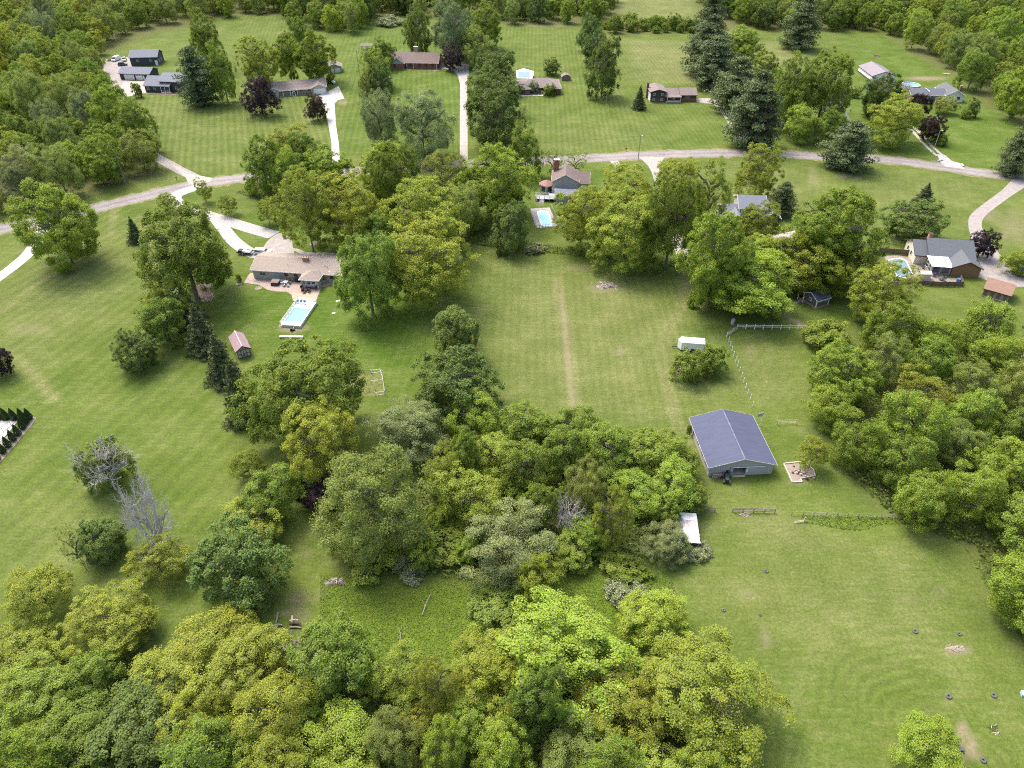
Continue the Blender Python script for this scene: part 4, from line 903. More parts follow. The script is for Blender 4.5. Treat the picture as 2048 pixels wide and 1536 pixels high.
NAME = dict(M='maple_tree', D='maple_tree', L='broadleaf_tree', Y='walnut_tree', W='willow_tree', V='broadleaf_tree', P='pine_tree', S='spruce_tree', B='shrub', F='flowering_shrub', A='arborvitae', X='bare_tree', U='purple_leaf_tree', T='young_tree')
DESC = dict(M='mid-green leafy tree', D='dense dark green rounded tree', L='fresh green lumpy-crowned tree', Y='airy yellow-green tree', W='grey-green fine-leaved tree', V='pale green tree', P='grey-green pine', S='dark spruce',
            B='green bush', F='white-flowering bush', A='dark clipped arborvitae', X='leafless grey tree', U='dark purple-leaved tree', T='thin sparsely leaved tree')
CAT = dict(B='bush', F='bush', A='hedge tree')
tr = np.random.default_rng(77); SPOTS = []; ALLTREES = []; cnt = {}
def plant(kind, X, Y, R, V, clear=None, where=None, group=None, tint=None, label=None):
    i = cnt[kind] = cnt.get(kind, -1)+1; cl = CLEAR[kind] if clear is None else clear
    hc = V*(1+cl)
    o = thing(NAME[kind], (X, Y), tr.uniform(0, 6.28), label or (DESC[kind]+' '+(where or '')), CAT.get(kind, 'tree'), group)
    pr = BIG[kind] if R > 6.2 and kind in BIG else PROTO[kind]; tk = TRUNKS[TK[kind]]
    e = 1+tr.uniform(-.13,.13)*(kind not in 'PSA'); c = part('crown', pr[i % len(pr)], o, (0,0,hc), 0, (R/5*e, R/5/e, V/5)); tl = 0 if kind in 'PSA' else .07; c.rotation_euler = (tr.normal(0,tl), tr.normal(0,tl), 0)
    j = 1+tr.normal(0, .10); h = tr.normal(0, .045)
    col = COL[kind] if tint is None else tint
    c.color = (col[0]*j*(1+h), col[1]*j, col[2]*j*(1-h), 1)
    part('trunk', tk[i % len(tk)], o, (0,0,0), tr.uniform(0,6.28), (R/5*.9, R/5*.9, hc+.45*V))
    SPOTS.append((X, Y, R)); ALLTREES.append(o)
    return o
def tree(kind, x0, y0, x1, y1, where, group=None, tint=None, clear=None, label=None):
    """crown seen in the box (x0, y0, x1, y1) of the photograph -> real place and size"""
    cx, cyy = (x0+x1)/2, (y0+y1)/2; cl = CLEAR[kind] if clear is None else clear; hc = 5.0
    for _ in range(8):
        X, Y = G(cx, cyy, hc); d = Y*TC-(hc-CAM_H)*TS
        R = (x1-x0)/2*d/FPX*(1.0 if kind in 'AXT' else 1.06); b = (y1-y0)/2*d/FPX
        ph = math.atan2(CAM_H-hc, math.hypot(X, Y)); q = b*b-(R*math.sin(ph))**2
        V = math.sqrt(max(q, 0))/math.cos(ph); V = min(max(V, (.3 if kind in 'BF' else .55)*R), 2.6*R)
        hc = V*(1+cl)
    return plant(kind, X, Y, R, V, cl, where, group, tint, label)
def trees(txt, group=None):
    for ln in txt.strip().split('\n'):
        p = ln.split(None, 5)
        if len(p) < 6: continue
        tree(p[0], *[float(v) for v in p[1:5]], p[5].strip(), group)
ORD = ['first','second','third','fourth','fifth','sixth','seventh','eighth','ninth','tenth','eleventh','twelfth','thirteenth','fourteenth','fifteenth','sixteenth','seventeenth','eighteenth','nineteenth','twentieth']
def ordi(n): return ORD[n] if n < 20 else ('twenty-'+ORD[n-20] if n < 29 else 'thirty-'+ORD[n-30] if 30 <= n < 39 else {29:'thirtieth',39:'fortieth'}.get(n, '%dth' % (n+1)))
def inpoly(x, y, poly):
    r = False
    for (x0,y0),(x1,y1) in zip(poly, poly[1:]+poly[:1]):
        if (y0 > y) != (y1 > y) and x < (x1-x0)*(y-y0)/(y1-y0)+x0: r = not r
    return r
def woodland(poly, space, rr, vr, mixk, name, group, seed, keep=.75, rows=22.0):
    r = np.random.default_rng(seed); W = [G(*p) for p in poly]; wx = [p[0] for p in W]; wy = [p[1] for p in W]; got = []
    for _ in range(6000):
        x, y = r.uniform(min(wx), max(wx)), r.uniform(min(wy), max(wy))
        if not inpoly(x, y, W): continue
        px, py = PX(x, y)
        if px < -70 or px > 2120: continue
        R = r.uniform(*rr)
        if any((x-a)**2+(y-b)**2 < (keep*(R+c)*.62)**2 for a,b,c in SPOTS): continue
        if any((x-g[0])**2+(y-g[1])**2 < (space*.5*(R+g[2])/rr[0])**2 for g in got): continue
        got.append((x, y, R))
    got.sort(key=lambda g: g[1]); ymin = got[0][1] if got else 0; rws = {}
    for g in got: rws.setdefault(int((g[1]-ymin)/rows), []).append(g)
    ks = list(mixk); pv = np.array([mixk[k] for k in ks], float); pv /= pv.sum()
    for i in sorted(rws):
        for j, g in enumerate(sorted(rws[i])):
            k = ks[r.choice(len(ks), p=pv)]
            plant(k, g[0], g[1], g[2], g[2]*r.uniform(*vr), None, None, group, None,
                  f'{DESC[k]}, {ordi(j)} from left, {ordi(i)} row back, {name}')
    return len(got)
trees('''
P 355 100 428 202 hiding the right end of the blue-grey house
M 416 92 468 195 between the big pine and the ranch with white garage
M 380 28 440 132 standing tall behind the blue-grey house
Y 476 75 552 168 behind the purple tree and ranch with white garage
L 548 72 602 158 behind the middle of the ranch with white garage
L 588 68 672 158 hiding the small detached garage
M 574 40 628 112 behind the tree that hides the detached garage
U 486 157 550 224 large and round at left end of ranch with white garage
M 742 78 790 132 topmost of the row left of the brick ranch
M 722 104 786 168 second of the row left of the brick ranch
D 735 128 788 206 lowest and darkest of the row left of brick ranch
V 714 138 752 206 pale one at left of the row beside brick ranch
W 720 186 796 296 narrow upright willow left of the long straight driveway
W 782 188 906 306 wide spreading willow left of the long straight driveway
D 804 14 862 106 behind the chimney of the brick ranch
W 864 8 948 112 tall one behind the right end of brick ranch
V 914 60 982 126 beside the parked car at the brick ranch
M 938 10 1000 86 behind the grey willow at the top
D 940 106 1036 182 topmost of the dark row right of the straight driveway
D 942 140 1036 226 middle of the dark row right of the straight driveway
D 934 178 1052 292 lowest and largest of dark row right of straight driveway
M 1016 250 1086 345 at the roadside above the centre house
D 1088 117 1122 148 small one behind the hip-roofed ranch
D 1158 34 1202 98 topmost of the three between the two lawns
D 1162 64 1216 130 middle one of the three between the two lawns
D 1172 82 1242 187 lowest and largest of three between the two lawns
S 1266 174 1293 216 small one left of the split-level house
P 1398 -10 1452 70 topmost of the pine row beside the split-level drive
P 1374 38 1462 140 second from top of pine row beside split-level drive
P 1386 78 1474 168 third from top of pine row beside split-level drive
L 1442 60 1526 135 bright between the pines at the top right
P 1432 120 1520 215 behind the red gambrel shed
L 1498 108 1562 190 wedged between the pine row and dark maples
P 1462 150 1560 282 lowest of pine row where the two-track meets road
M 1542 116 1626 245 left one of the pair shading the dark asphalt drive
M 1600 116 1702 246 right one of the pair shading the dark asphalt drive
L 1572 214 1633 280 bright round one on the lawn above the road
M 1638 216 1694 284 over the end of the dark asphalt drive
P 1656 246 1746 334 dark and broad at the roadside right of centre
D 1724 150 1802 228 in front of the white pole barn
Y 1738 196 1842 280 spreading between the pole barn tree and two-track drive
X 1796 162 1826 202 small by the round pool
V 1872 193 1914 224 low in front of the white gable wing
D 1934 198 1960 232 small at right of the white gable wing
P 2008 258 2068 345 cut by the right edge above the road
P 1570 2 1642 88 alone before the top treeline
L 36 368 188 524 big with mulch ring left of the road bend
M 274 422 462 602 big spreading one over the kidney-shaped mulch bed
S 250 434 283 484 small narrow one left of the big spreading tree
Y 298 556 378 650 half bare above the dark spruces
M 280 592 374 690 low one left of the dark spruces
S 342 570 402 650 uppermost of four spruces left of the half-timbered shed
S 364 606 432 704 second of four spruces left of the half-timbered shed
S 404 668 472 766 third of four spruces beside the half-timbered shed
S 436 718 508 845 lowest of four spruces below the half-timbered shed
D 227 656 315 738 low and bushy, alone on the left lawn
U -32 686 20 750 cut by the left edge of the picture
M 494 694 708 898 huge one beside the fenced vegetable garden
Y 566 806 712 964 below the huge tree by the vegetable garden
Y 462 896 524 962 small left of the yellow tree below the garden
M 486 926 604 1044 open one left of the dark maroon bush
Y 440 998 562 1090 behind the dense dark maple on the left lawn
U 604 950 694 1018 low bush half under the pale wood-edge tree
D 384 1038 564 1212 biggest dense one on the lower left lawn
Y 256 1068 368 1170 bright rounded one on the lower left lawn
D 155 1030 250 1122 compact one beside the leafless tree
T 118 1046 172 1136 leaning on the lower left lawn
X 234 952 346 1112 standing on the lower left lawn
X 148 868 268 992 with a green heart, higher on the left lawn
B 166 878 256 984 growing up through the upper leafless tree
Y 14 1122 142 1242 upright at left edge of the lower lawn
Y 142 1176 306 1300 forked one above the bottom left wood
M 672 468 798 628 dense one at right end of the tan-roofed ranch
Y 553 342 668 490 over the small round mulch ring behind tan-roofed ranch
Y 632 348 764 482 right of the one over the round mulch ring
M 728 425 802 512 dark wedge between yellow trees right of tan ranch
Y 770 362 922 505 upper one right of the tan-roofed ranch
Y 768 440 948 602 lower one overhanging the central field
Y 536 254 628 335 yellowest one below the purple-treed lawn
M 572 268 642 348 right of the yellowest roadside tree
M 488 274 562 382 dark one at the left end of roadside row
L 545 300 612 392 in front of the dark roadside tree
L 598 298 705 388 at the foot of the white concrete driveway
L 716 288 826 402 in the roadside row above the tan ranch
M 742 298 832 432 dark one in the roadside row, centre left
V 836 308 942 424 pale one in the roadside row, centre
L 918 292 1068 432 large spreading one by the foot of the straight driveway
V 884 366 962 470 pale one behind the central field's top left corner
D 978 408 1062 502 at the central field's top edge left of the pool
M 996 362 1046 424 left of the bay-windowed house
T 1082 298 1132 345 behind the bay-windowed house
T 1118 298 1182 350 between the road and bay-windowed house
Y 1112 372 1218 492 beside the oval-ended pool
Y 1176 388 1332 525 wide and low in the row above central field
Y 1198 332 1316 440 taller one behind the wide low tree of that row
M 1286 352 1404 528 darker one at right of the row above central field
Y 1308 320 1402 420 upper one at the foot of the gravel turn-in
Y 1376 326 1458 455 left of the hidden blue-roofed house
Y 1476 292 1562 392 alone on the lawn below the road
P 1542 366 1592 428 bluish one behind the hidden blue-roofed house
D 1772 398 1882 478 squat one above the dark-roofed house
S 1830 366 1872 412 slim one above the squat dark tree
L 1362 428 1502 612 left one of the clump below the hidden house
Y 1472 404 1560 484 directly in front of the hidden blue roofs
L 1396 490 1588 630 lowest of the clump above the white rail fence
L 1576 378 1762 560 largest of the clump right of the hidden house
L 1530 460 1684 582 middle of the clump above the dark playhouse
L 1468 470 1570 560 inner one of the clump below the hidden house
Y 1640 492 1756 584 behind the dark playhouse
Y 1702 520 1822 648 open one between the playhouse and fenced pool
U 1944 458 1992 512 small at the right end of the dark-roofed house
L 2010 498 2072 548 at the right edge beside the wide driveway
L 1794 1436 1926 1560 alone at the bottom right of the pasture
Y 1600 870 1657 938 small round one by the sandpit beside the barn
D 854 610 966 718 top of three in a line on the central field
D 834 692 1004 842 middle and widest of three on the central field
W 740 794 894 922 lowest of three by the central wood
''')
tree('U', 610, 190, 654, 236, '', tint=(.075,.055,.035), label='small bronze-leaved tree beside the white concrete driveway')
tree('U', 883, 88, 926, 136, '', tint=(.10,.075,.075), label='dusty pink smoke tree at the right end of the brick ranch')
tree('U', 1814, 188, 1862, 234, '', tint=(.045,.028,.026), label='maroon tree in front of the long brick wing by round pool')
tree('U', 1838, 230, 1890, 278, '', tint=(.050,.032,.030), label='lower maroon tree beside the two-track drive')
tree('P', 1488, 188, 1558, 287, '', tint=(.090,.080,.035), label='browned pine at the roadside end of the pine row')
for i, b in enumerate([(314,384,350,421),(390,358,422,400),(436,387,473,425),(511,397,556,444)]):
    tree('Y', *b, '', group='young trees along the gravel drive', label='small young tree, '+ORD[i]+' from left along the pale gravel drive', clear=.3)
trees('''
L 898 782 1002 884 top left of the central wood
M 996 798 1112 902 top middle of the central wood
M 1096 806 1202 902 top right of the central wood
M 894 858 962 962 left inner part of the central wood
V 636 892 852 1114 large rounded one at the left end of central wood
Y 846 896 924 1004 thin one behind the large rounded pale tree
M 926 858 1044 964 in the upper middle of the central wood
Y 876 928 1014 1066 yellowish one in the left middle of central wood
M 996 878 1104 994 in the heart of the central wood
M 1086 848 1184 964 in the upper right of the central wood
V 1126 918 1218 1026 greyish one right of centre in the central wood
M 1148 838 1264 956 near the barn side of the central wood
M 1236 858 1372 956 dark one nearest the barn roof
L 1288 918 1404 1024 bright one at the right tip of the central wood
L 1226 938 1334 1036 left of the bright right tip of central wood
Y 1184 978 1264 1094 upright one above the tin shed's left
M 1040 968 1110 1060 behind the bare branches in the central wood
X 1092 986 1182 1084 with white forked branches in the central wood
W 936 1006 1108 1168 broad pale one at lower edge of central wood
M 1098 1058 1194 1136 below the white forked branches
B 836 1040 964 1128 large at lower left edge of the central wood
B 694 1076 804 1152 under the large rounded pale tree
F 706 1106 764 1154 at lower left corner of the central wood
F 786 1116 852 1162 second from left along the meadow top
W 1284 1046 1384 1124 round bush beside the tin shed
F 1368 1082 1424 1120 at the lower right corner of the tin shed
B 1204 1104 1296 1160 below the tin shed at the meadow edge
L 1034 1112 1132 1218 bright one standing in the meadow
B 940 1178 1044 1238 round one in the lower meadow
F 1212 1156 1298 1226 at the right side of the meadow
L 1234 1176 1372 1296 at the meadow's lower right corner
B 1348 698 1412 770 left of two behind the white trailer
B 1394 692 1454 752 right of two behind the white trailer
B 1604 642 1704 708 at the right end of the white rail fence
B 1638 690 1712 752 below the right end of the white rail fence
F 1050 488 1092 504 low at the central field's top edge
F 756 36 806 50 long low one under the top treeline
B 1086 168 1114 192 yellowish one at the hip-roofed ranch's front
F 1054 162 1078 188 small one at the hip-roofed ranch's front
B 264 168 284 196 at the left corner of the blue-grey house
B 1872 266 1896 292 below the lower maroon tree
B 1922 220 1940 238 smallest one right of the white gable wing
B 1700 174 1722 196 small one by the dark asphalt drive
B 1374 850 1384 872 against the barn's far left corner
''')
#bottom wood, crown by crown
trees('''
Y -40 1248 112 1372 top left of the bottom wood
Y 346 1212 504 1346 at the top of bottom wood, left of log pile
Y 246 1316 404 1424 behind the two broad crowns of bottom wood
M 40 1404 236 1572 left of two broad crowns in the bottom left corner
D 170 1376 388 1556 right of two broad crowns in the bottom left corner
Y 376 1258 564 1404 left of the log pile in the bottom wood
Y -30 1332 152 1472 second down the left edge of bottom wood
Y 466 1346 622 1506 below the log pile in the bottom wood
M 586 1236 752 1404 fresh one just right of the log pile
Y 738 1292 852 1406 bright one at the meadow's bottom edge
Y 828 1308 922 1424 right of the bright meadow-edge crown
L 896 1258 1084 1424 at the meadow's bottom centre
L 998 1206 1264 1404 largest crown at the meadow's bottom right
Y 1286 1266 1538 1504 large yellow crown at the pasture side
Y 1146 1328 1334 1484 left of the large yellow crown
M 1016 1338 1124 1476 below the largest meadow crown
L 876 1386 994 1504 lower middle of the bottom wood
Y 786 1396 884 1486 small crown in the lower middle of bottom wood
L 604 1426 766 1560 lower left middle of the bottom wood
V 716 1416 844 1548 beside the small lower middle crown
L 836 1446 936 1566 at the bottom edge, centre left
L 944 1436 1064 1566 at the bottom edge, centre
V 1076 1446 1244 1596 at the bottom edge, centre right
Y 1236 1478 1404 1620 at the bottom edge under the large yellow crown
L 1396 1476 1494 1570 right end of the bottom wood at the frame edge
M 326 1436 484 1610 at the bottom edge, right of the two broad crowns
Y 476 1476 622 1630 at the bottom edge below the log pile
L -50 1466 108 1640 in the bottom left corner of the frame
M 560 1400 650 1490 dark gap-filling one under the log pile crowns
M 130 1290 240 1400 dark one beneath the forked yellow tree
''')
# woods too dense to place crown by crown
woodland([(-60,40),(150,55),(205,118),(198,150),(212,208),(262,262),(318,318),(338,345),(255,372),(120,398),(-60,440)], 8.6, (5.0,7.5), (.85,1.35), dict(M=3,L=4,Y=3,V=3,W=1), 'left edge wood', 'trees of the left edge wood', 5, rows=26)
woodland([(-60,2),(385,2),(385,28),(300,62),(240,70),(205,95),(150,50),(-60,35)], 9.5, (5.5,8.5), (.85,1.25), dict(M=3,L=3,Y=2,V=4), 'top left wood', 'trees of the top left wood', 6, rows=40)
woodland([(400,2),(800,2),(800,30),(740,42),(700,72),(600,62),(560,24),(400,40)], 9.5, (5.5,8.5), (.85,1.25), dict(M=4,L=3,V=3,D=1), 'top treeline left of centre', 'trees of the top treeline left of centre', 7, rows=40)
woodland([(800,2),(1225,2),(1225,22),(1190,48),(1010,50),(1000,35),(800,34)], 10, (5.0,8.0), (.9,1.3), dict(M=3,V=4,D=1,L=2), 'top treeline at centre', 'trees of the top treeline at centre', 8, rows=40)
woodland([(1215,48),(1390,50),(1390,66),(1215,66)], 4.2, (2.2,5.0), (.6,1.2), dict(B=3,M=2,L=1), 'hedgerow at top right of centre', 'hedgerow below the far field', 9, rows=40)
woodland([(1395,2),(1790,2),(1800,58),(1640,62),(1520,58),(1440,40)], 9.5, (5.5,8.5), (.9,1.25), dict(M=4,V=2,D=2,P=.6), 'top right treeline', 'trees of the top right treeline', 10, rows=40)
woodland([(1790,2),(2110,2),(2110,300),(2048,262),(1955,205),(1900,152),(1822,105),(1772,66)], 9.2, (5.0,8.0), (.85,1.25), dict(M=3,L=5,V=3,Y=1), 'wood along the upper right edge', 'trees of the upper right wood', 12, rows=30)
woodland([(1716,728),(1800,700),(1920,690),(2110,700),(2110,1330),(2048,1290),(1990,1200),(1958,1090),(1800,1040),(1705,955),(1672,880),(1622,848),(1640,780)], 7.4, (4.5,6.8), (.8,1.2), dict(L=7,M=3,Y=2,V=1), 'wood right of the barn', 'trees of the wood right of the barn', 13, rows=14)
woodland([(-60,1400),(0,1440),(560,1500),(1500,1540),(1500,1640),(-60,1700)], 7.5, (3.2,4.6), (.8,1.1), dict(L=3,M=2,Y=3), 'understorey of the bottom wood', 'understorey of the bottom wood', 14, rows=9)
woodland([(860,930),(1380,940),(1390,1020),(1330,1090),(1000,1120),(720,1140),(690,1090),(860,1060)], 6.5, (2.2,3.6), (.8,1.15), dict(B=3,M=2,L=1), 'understorey of the central wood', 'understorey of the central wood', 15, keep=.55, rows=8)
woodland([(470,400),(545,330),(700,395),(860,400),(960,470),(880,480),(760,420),(620,345),(520,395)], 7, (2.0,3.5), (.8,1.2), dict(B=4,M=1,L=1), 'thicket along the creek', 'thicket along the creek', 16, keep=.5, rows=14)
# understorey cover that nobody could count
def cover(name, label, cat, polys, dens, size, hgt, col, seed, m='leaf'):
    r = np.random.default_rng(seed); P = []
    for poly in polys:
        W = np.array([G(*p) for p in poly]); a, b = W.min(0), W.max(0); n = int((b-a).prod()*dens)
        q = r.uniform(a, b, (n,2)); ok = np.zeros(n, bool)
        for (x0,y0),(x1,y1) in zip(W, np.roll(W,-1,0)):
            if y0 != y1: ok ^= ((y0 > q[:,1]) != (y1 > q[:,1])) & (q[:,0] < (x1-x0)*(q[:,1]-y0)/(y1-y0)+x0)
        P.append(q[ok])
    q = np.concatenate(P); cl = .5+.5*np.sin(q[:,0]*1.3+1.7*np.sin(q[:,1]*.9))*np.sin(q[:,1]*1.1+1.3*np.sin(q[:,0]*.7))
    z = hgt*r.uniform(.15,1,len(q))*(.35+.65*cl); p = np.column_stack([q, z]); nn = unit(np.array([0,0,1.])+r.normal(0,.6,p.shape))
    me = leaf_mesh(name, p, nn, size, 1.6, MT[m], r); o = bpy.data.objects.new(name, me); C.objects.link(o); o.color = col+(1,)
    tag(o, label, cat, kind='stuff'); return o
cover('meadow_growth', 'rough knee-high green growth in the unmown meadow', 'meadow', [[(640,1150),(700,1150),(1000,1160),(1250,1130),(1345,1165),(1400,1300),(1250,1300),(850,1330),(640,1330)]], 52, .17, .26, (.185,.250,.032), 31)
cover('undergrowth', 'dark leafy undergrowth below the central wood and bottom wood', 'undergrowth', [[(690,1060),(900,900),(1200,860),(1390,930),(1395,1030),(1330,1110),(1000,1160),(700,1150)], [(-60,1330),(330,1310),(600,1320),(900,1380),(1300,1330),(1500,1480),(1500,1640),(-60,1700)]], 14, .5, 1.6, (.125,.180,.028), 32)
cover('woodland_undergrowth', 'dark leafy undergrowth in the right hand wood', 'undergrowth', [[(1650,860),(1716,740),(1920,700),(2110,700),(2110,1330),(2048,1290),(1985,1200),(1950,1095),(1800,1045),(1700,955)]], 9, .55, 1.8, (.125,.180,.028), 33)
cover('creekside_growth', 'tangled low growth along the shaded creek', 'undergrowth', [[(470,385),(560,360),(700,400),(870,400),(980,460),(1010,500),(900,480),(760,440),(600,370),(520,400)],[(1045,485),(1200,505),(1365,525),(1362,538),(1200,518),(1045,500)]], 10, .5, 1.2, (.125,.180,.028), 34)
cover('ditch_weeds', 'bright rank weeds along the wire fence below the barn', 'weeds', [[(1600,1028),(1700,1030),(1830,1036),(1900,1060),(1960,1130),(2000,1230),(1960,1150),(1920,1080),(1830,1048),(1760,1050),(1716,1062),(1680,1058),(1610,1045)]], 26, .28, .4, (.165,.240,.032), 35)


# ------------------------------------------------------------------ pools
def quad_local(pts, z=0):
    return [G(*p, z) for p in pts]
# raised white pool deck
zd = .75; c = [G(584.6,601,zd), G(628,601.5,zd), G(606.7,652,zd), G(563.8,648.5,zd)]
o = c[3]; rz = math.atan2(c[2][1]-c[3][1], c[2][0]-c[3][0]); PW = math.dist(c[2],c[3])
H = thing('raised_pool', o, rz, 'raised rectangular pool with white deck and pale blue water', 'pool')
def loc(p): return ((p[0]-o[0])*math.cos(rz)+(p[1]-o[1])*math.sin(rz), -(p[0]-o[0])*math.sin(rz)+(p[1]-o[1])*math.cos(rz))
q = [loc(p) for p in c]; wq = [loc(G(x,y,zd-.15)) for x,y in ((584.6,617),(619,618.3),(606,645.6),(572.2,644.3))]
X1, Y1 = (q[1][0]+q[2][0])/2, (q[0][1]+q[1][1])/2; x0, x1_, y0, y1_ = (wq[0][0]+wq[3][0])/2, (wq[1][0]+wq[2][0])/2, (wq[2][1]+wq[3][1])/2, (wq[0][1]+wq[1][1])/2
sk = (q[0][0]-q[3][0])/Y1*0
d = MB(); d.box(0,x0,0,Y1,0,zd); d.box(x1_,X1,0,Y1,0,zd); d.box(x0,x1_,0,y0,0,zd); d.box(x0,x1_,y1_,Y1,0,zd); d.build('deck', MT['white'], H)
MB().box(x0,x1_,y0,y1_,.1,zd-.12).build('water', MT['water'], H)
MB().box((x0+x1_)/2+.5,(x0+x1_)/2+.56,y0,y1_,zd-.118,zd-.112).build('lane_line', MT['water_deep'], H)
for e in ((-.3,-.1,-.3,Y1+.1),(-.3,Y1+.1,X1,Y1+.1)):
    n = 7 if e[0] == e[2] else 5
    for i in range(n+1):
        x, y = e[0]+(e[2]-e[0])*i/n, e[1]+(e[3]-e[1])*i/n; MB().box(x-.06,x+.06,y-.06,y+.06,0,1.55).build('fence_post', MT['white'], H)
    for z in (.95, 1.2, 1.48): MB().bar((e[0],e[1],z),(e[2],e[3],z),.05,.06).build('fence_rail', MT['white'], H)
MB().box(-.9,-.3,0,Y1,0,.06).build('paver_edge', MT['concrete'], H); MB().box(0,X1,-.12,0,0,zd-.1).build('skirt', MT['siding_grey'], H)
def chair(name, px, py, rz, m, label, group, s=1.0, back=True):
    a = G(px,py); t = thing(name, (a[0],a[1],.06), rz, label, 'chair', group)
    MB().box(-.3*s,.3*s,-.3*s,.3*s,.34*s,.46*s).build('seat', MT[m], t)
    if back: MB().box(-.3*s,.3*s,.22*s,.3*s,.46*s,.95*s).build('backrest', MT[m], t)
    for u in (-.26*s,.22*s):
        for v in (-.28*s,.24*s): MB().box(u,u+.05*s,v,v+.05*s,0,.34*s).build('leg', MT[m], t)
    for u in (-.36*s,.30*s): MB().box(u,u+.06*s,-.28*s,.28*s,.58*s,.63*s).build('armrest', MT[m], t)
    return t
for i, (x, y) in enumerate(((597,607),(604,607.5),(611,608))): chair('deck_chair', x, y+5, .2, 'vinyl_blue', 'pale blue deck chair, '+ORD[i]+' from left at the pool deck\'s house end', 'deck chairs by the raised pool').location.z = .76
a = G(583,662); t = thing('pool_pump', a, .3, 'black pool pump on the bare soil below the white deck', 'pump'); MB().cyl(0,0,0,.75,.32,.28,12).build('tank', MT['black'], t); MB().box(.3,.85,-.15,.15,0,.4).build('motor', MT['black'], t); MB().tube([(.3,0,.3),(.6,.3,.5),(.6,1.6,.3)],[.05,.05,.05],6).build('pipe', MT['metal_grey'], t)
a, rz, L = frame((559,677),(606,677.5)); t = thing('bench_row', a, rz, 'long white slatted bench on grass below the pool', 'bench')
for i in range(3): MB().box(0,L,i*.22,i*.22+.16,.42,.47).build('slat', MT['white'], t)
for i in range(5): MB().box(L*i/4-.05*(i==4),L*i/4+.08-.05*(i==4)*1.6,0,.6,0,.42).build('leg', MT['white'], t)
# patio furniture
def box_thing(name, l, r, D, z0, z1, label, cat, body, lid=None, over=.05, group=None):
    a, rz, L = frame(l, r); t = thing(name, (a[0],a[1],z0), rz, label, cat, group); MB().box(0,L,0,D,0,z1).build('body', MT[body], t)
    if lid: MB().box(-over,L+over,-over,D+over,z1,z1+.14).build('lid', MT[lid], t)
    return t, L
t, L = box_thing('hot_tub', (542,572), (557,572.5), 2.0, .06, .85, 'dark brown hot tub with padded cover on the patio', 'hot tub', 'wicker', 'brown_box')
t, L = box_thing('covered_grill', (591,565), (599,565.3), .8, .06, .75, 'grill under a black cover beside the sun room', 'grill', 'black'); MB().tube([(0,.4,.75),(L,.4,.75)],[.42,.42],12).build('hood', MT['black'], t)
for i, (x, y, m, z) in enumerate(((605,580,'wicker',.6),(610,583,'wicker',2),(618,584,'wicker',3.1),(631,579,'wicker',4.5),(608,586.5,'wicker',1))): chair('patio_chair', x, y, z, m, 'dark wicker patio chair, '+ORD[i]+' of the group before the sun room', 'wicker chairs before the sun room', 1.25)
for i, (x, y) in enumerate(((564,568),(568,573),(576,573.5),(580,568),(570,563),(578,562),(585,563))): chair('patio_chair', x, y, i*.9, 'metal_grey' if i < 3 else 'cushion', ('grey' if i < 3 else 'tan')+' patio chair, '+ORD[i]+' around the dining table', 'chairs around the patio dining table', 1.05)
a = G(572,568); t = thing('patio_table', (a[0],a[1],.06), 0, 'round dining table on the patio behind tan-roofed ranch', 'table'); MB().cyl(0,0,.68,.73,.75,.75,18).build('tabletop', MT['metal_grey'], t); MB().cyl(0,0,0,.68,.08,.06,8).build('leg', MT['metal_grey'], t); MB().cyl(0,0,0,.05,.35,.3,12).build('foot', MT['metal_grey'], t)
a, rz, L = frame((613,577),(624,578)); t = thing('patio_sofa', (a[0],a[1],.06), rz, 'dark wicker sofa against the sun room', 'sofa'); MB().box(0,L,0,.85,0,.42).build('seat', MT['wicker'], t); MB().box(0,L,.65,.9,.42,.9).build('backrest', MT['wicker'], t); MB().box(-.15,0,0,.9,0,.65).build('armrest', MT['wicker'], t); MB().box(L,L+.15,0,.9,0,.65).build('armrest', MT['wicker'], t); MB().box(.05,L-.05,.05,.62,.42,.52).build('cushion', MT['roof_red'], t)
t, L = box_thing('air_conditioner', (645,567), (652,567.5), .85, .06, .85, 'grey air conditioner beside the sun room wall', 'air conditioner', 'metal_grey', 'siding_grey')
MB().cyl(L/2,.42,1.0,1.03,.33,.33,14).build('fan_grille', MT['black'], t)
# small round pools and patios
a = G(1820,174.5); t = thing('round_pool', a, 0, 'round above-ground pool with white rim behind the brick house', 'pool'); R = 3.6*K*.78+.4
mb = MB(); n = 36; mb.tube([(0,0,0),(0,0,1.25)],[R,R],n,cap=False); mb.build('pool_wall', MT['siding_grey'], t)
ring = MB(); vs = []; 
for i in range(n):
    for r_, z in ((R-.12,1.22),(R+.16,1.22),(R+.16,1.32),(R-.12,1.32)): vs.append((r_*math.cos(2*math.pi*i/n), r_*math.sin(2*math.pi*i/n), z))
ring.add(vs, [(i*4+k, i*4+(k+1)%4, ((i+1)%n)*4+(k+1)%4, ((i+1)%n)*4+k) for i in range(n) for k in range(4)]); ring.build('rim', MT['white'], t)
mb = MB(); mb.cyl(0,0,.9,1.08,R-.01,R-.01,n); mb.build('water', MT['water'], t)
def flush_pool(name, outer, inner, label, deck, water, ogap=.05):
    P, Q = [G(*p) for p in outer], [G(*p) for p in inner]; o = P[-1]; t = thing(name, o, 0, label, 'pool')
    mb = MB(); mb.prism([(p[0]-o[0],p[1]-o[1]) for p in P], 0, .09); mb.build('surround', MT[deck], t)
    cx, cy_ = sum(p[0] for p in Q)/len(Q), sum(p[1] for p in Q)/len(Q)
    mb = MB(); mb.prism([(p[0]-o[0],p[1]-o[1]) for p in Q], .05, .105); mb.build('water', MT[water], t)
    cp = MB()
    for p, r_ in zip(Q, Q[1:]+Q[:1]): cp.bar((p[0]-o[0],p[1]-o[1],.11),(r_[0]-o[0],r_[1]-o[1],.11),.3,.06)
    cp.build('coping', MT['white'], t); return t
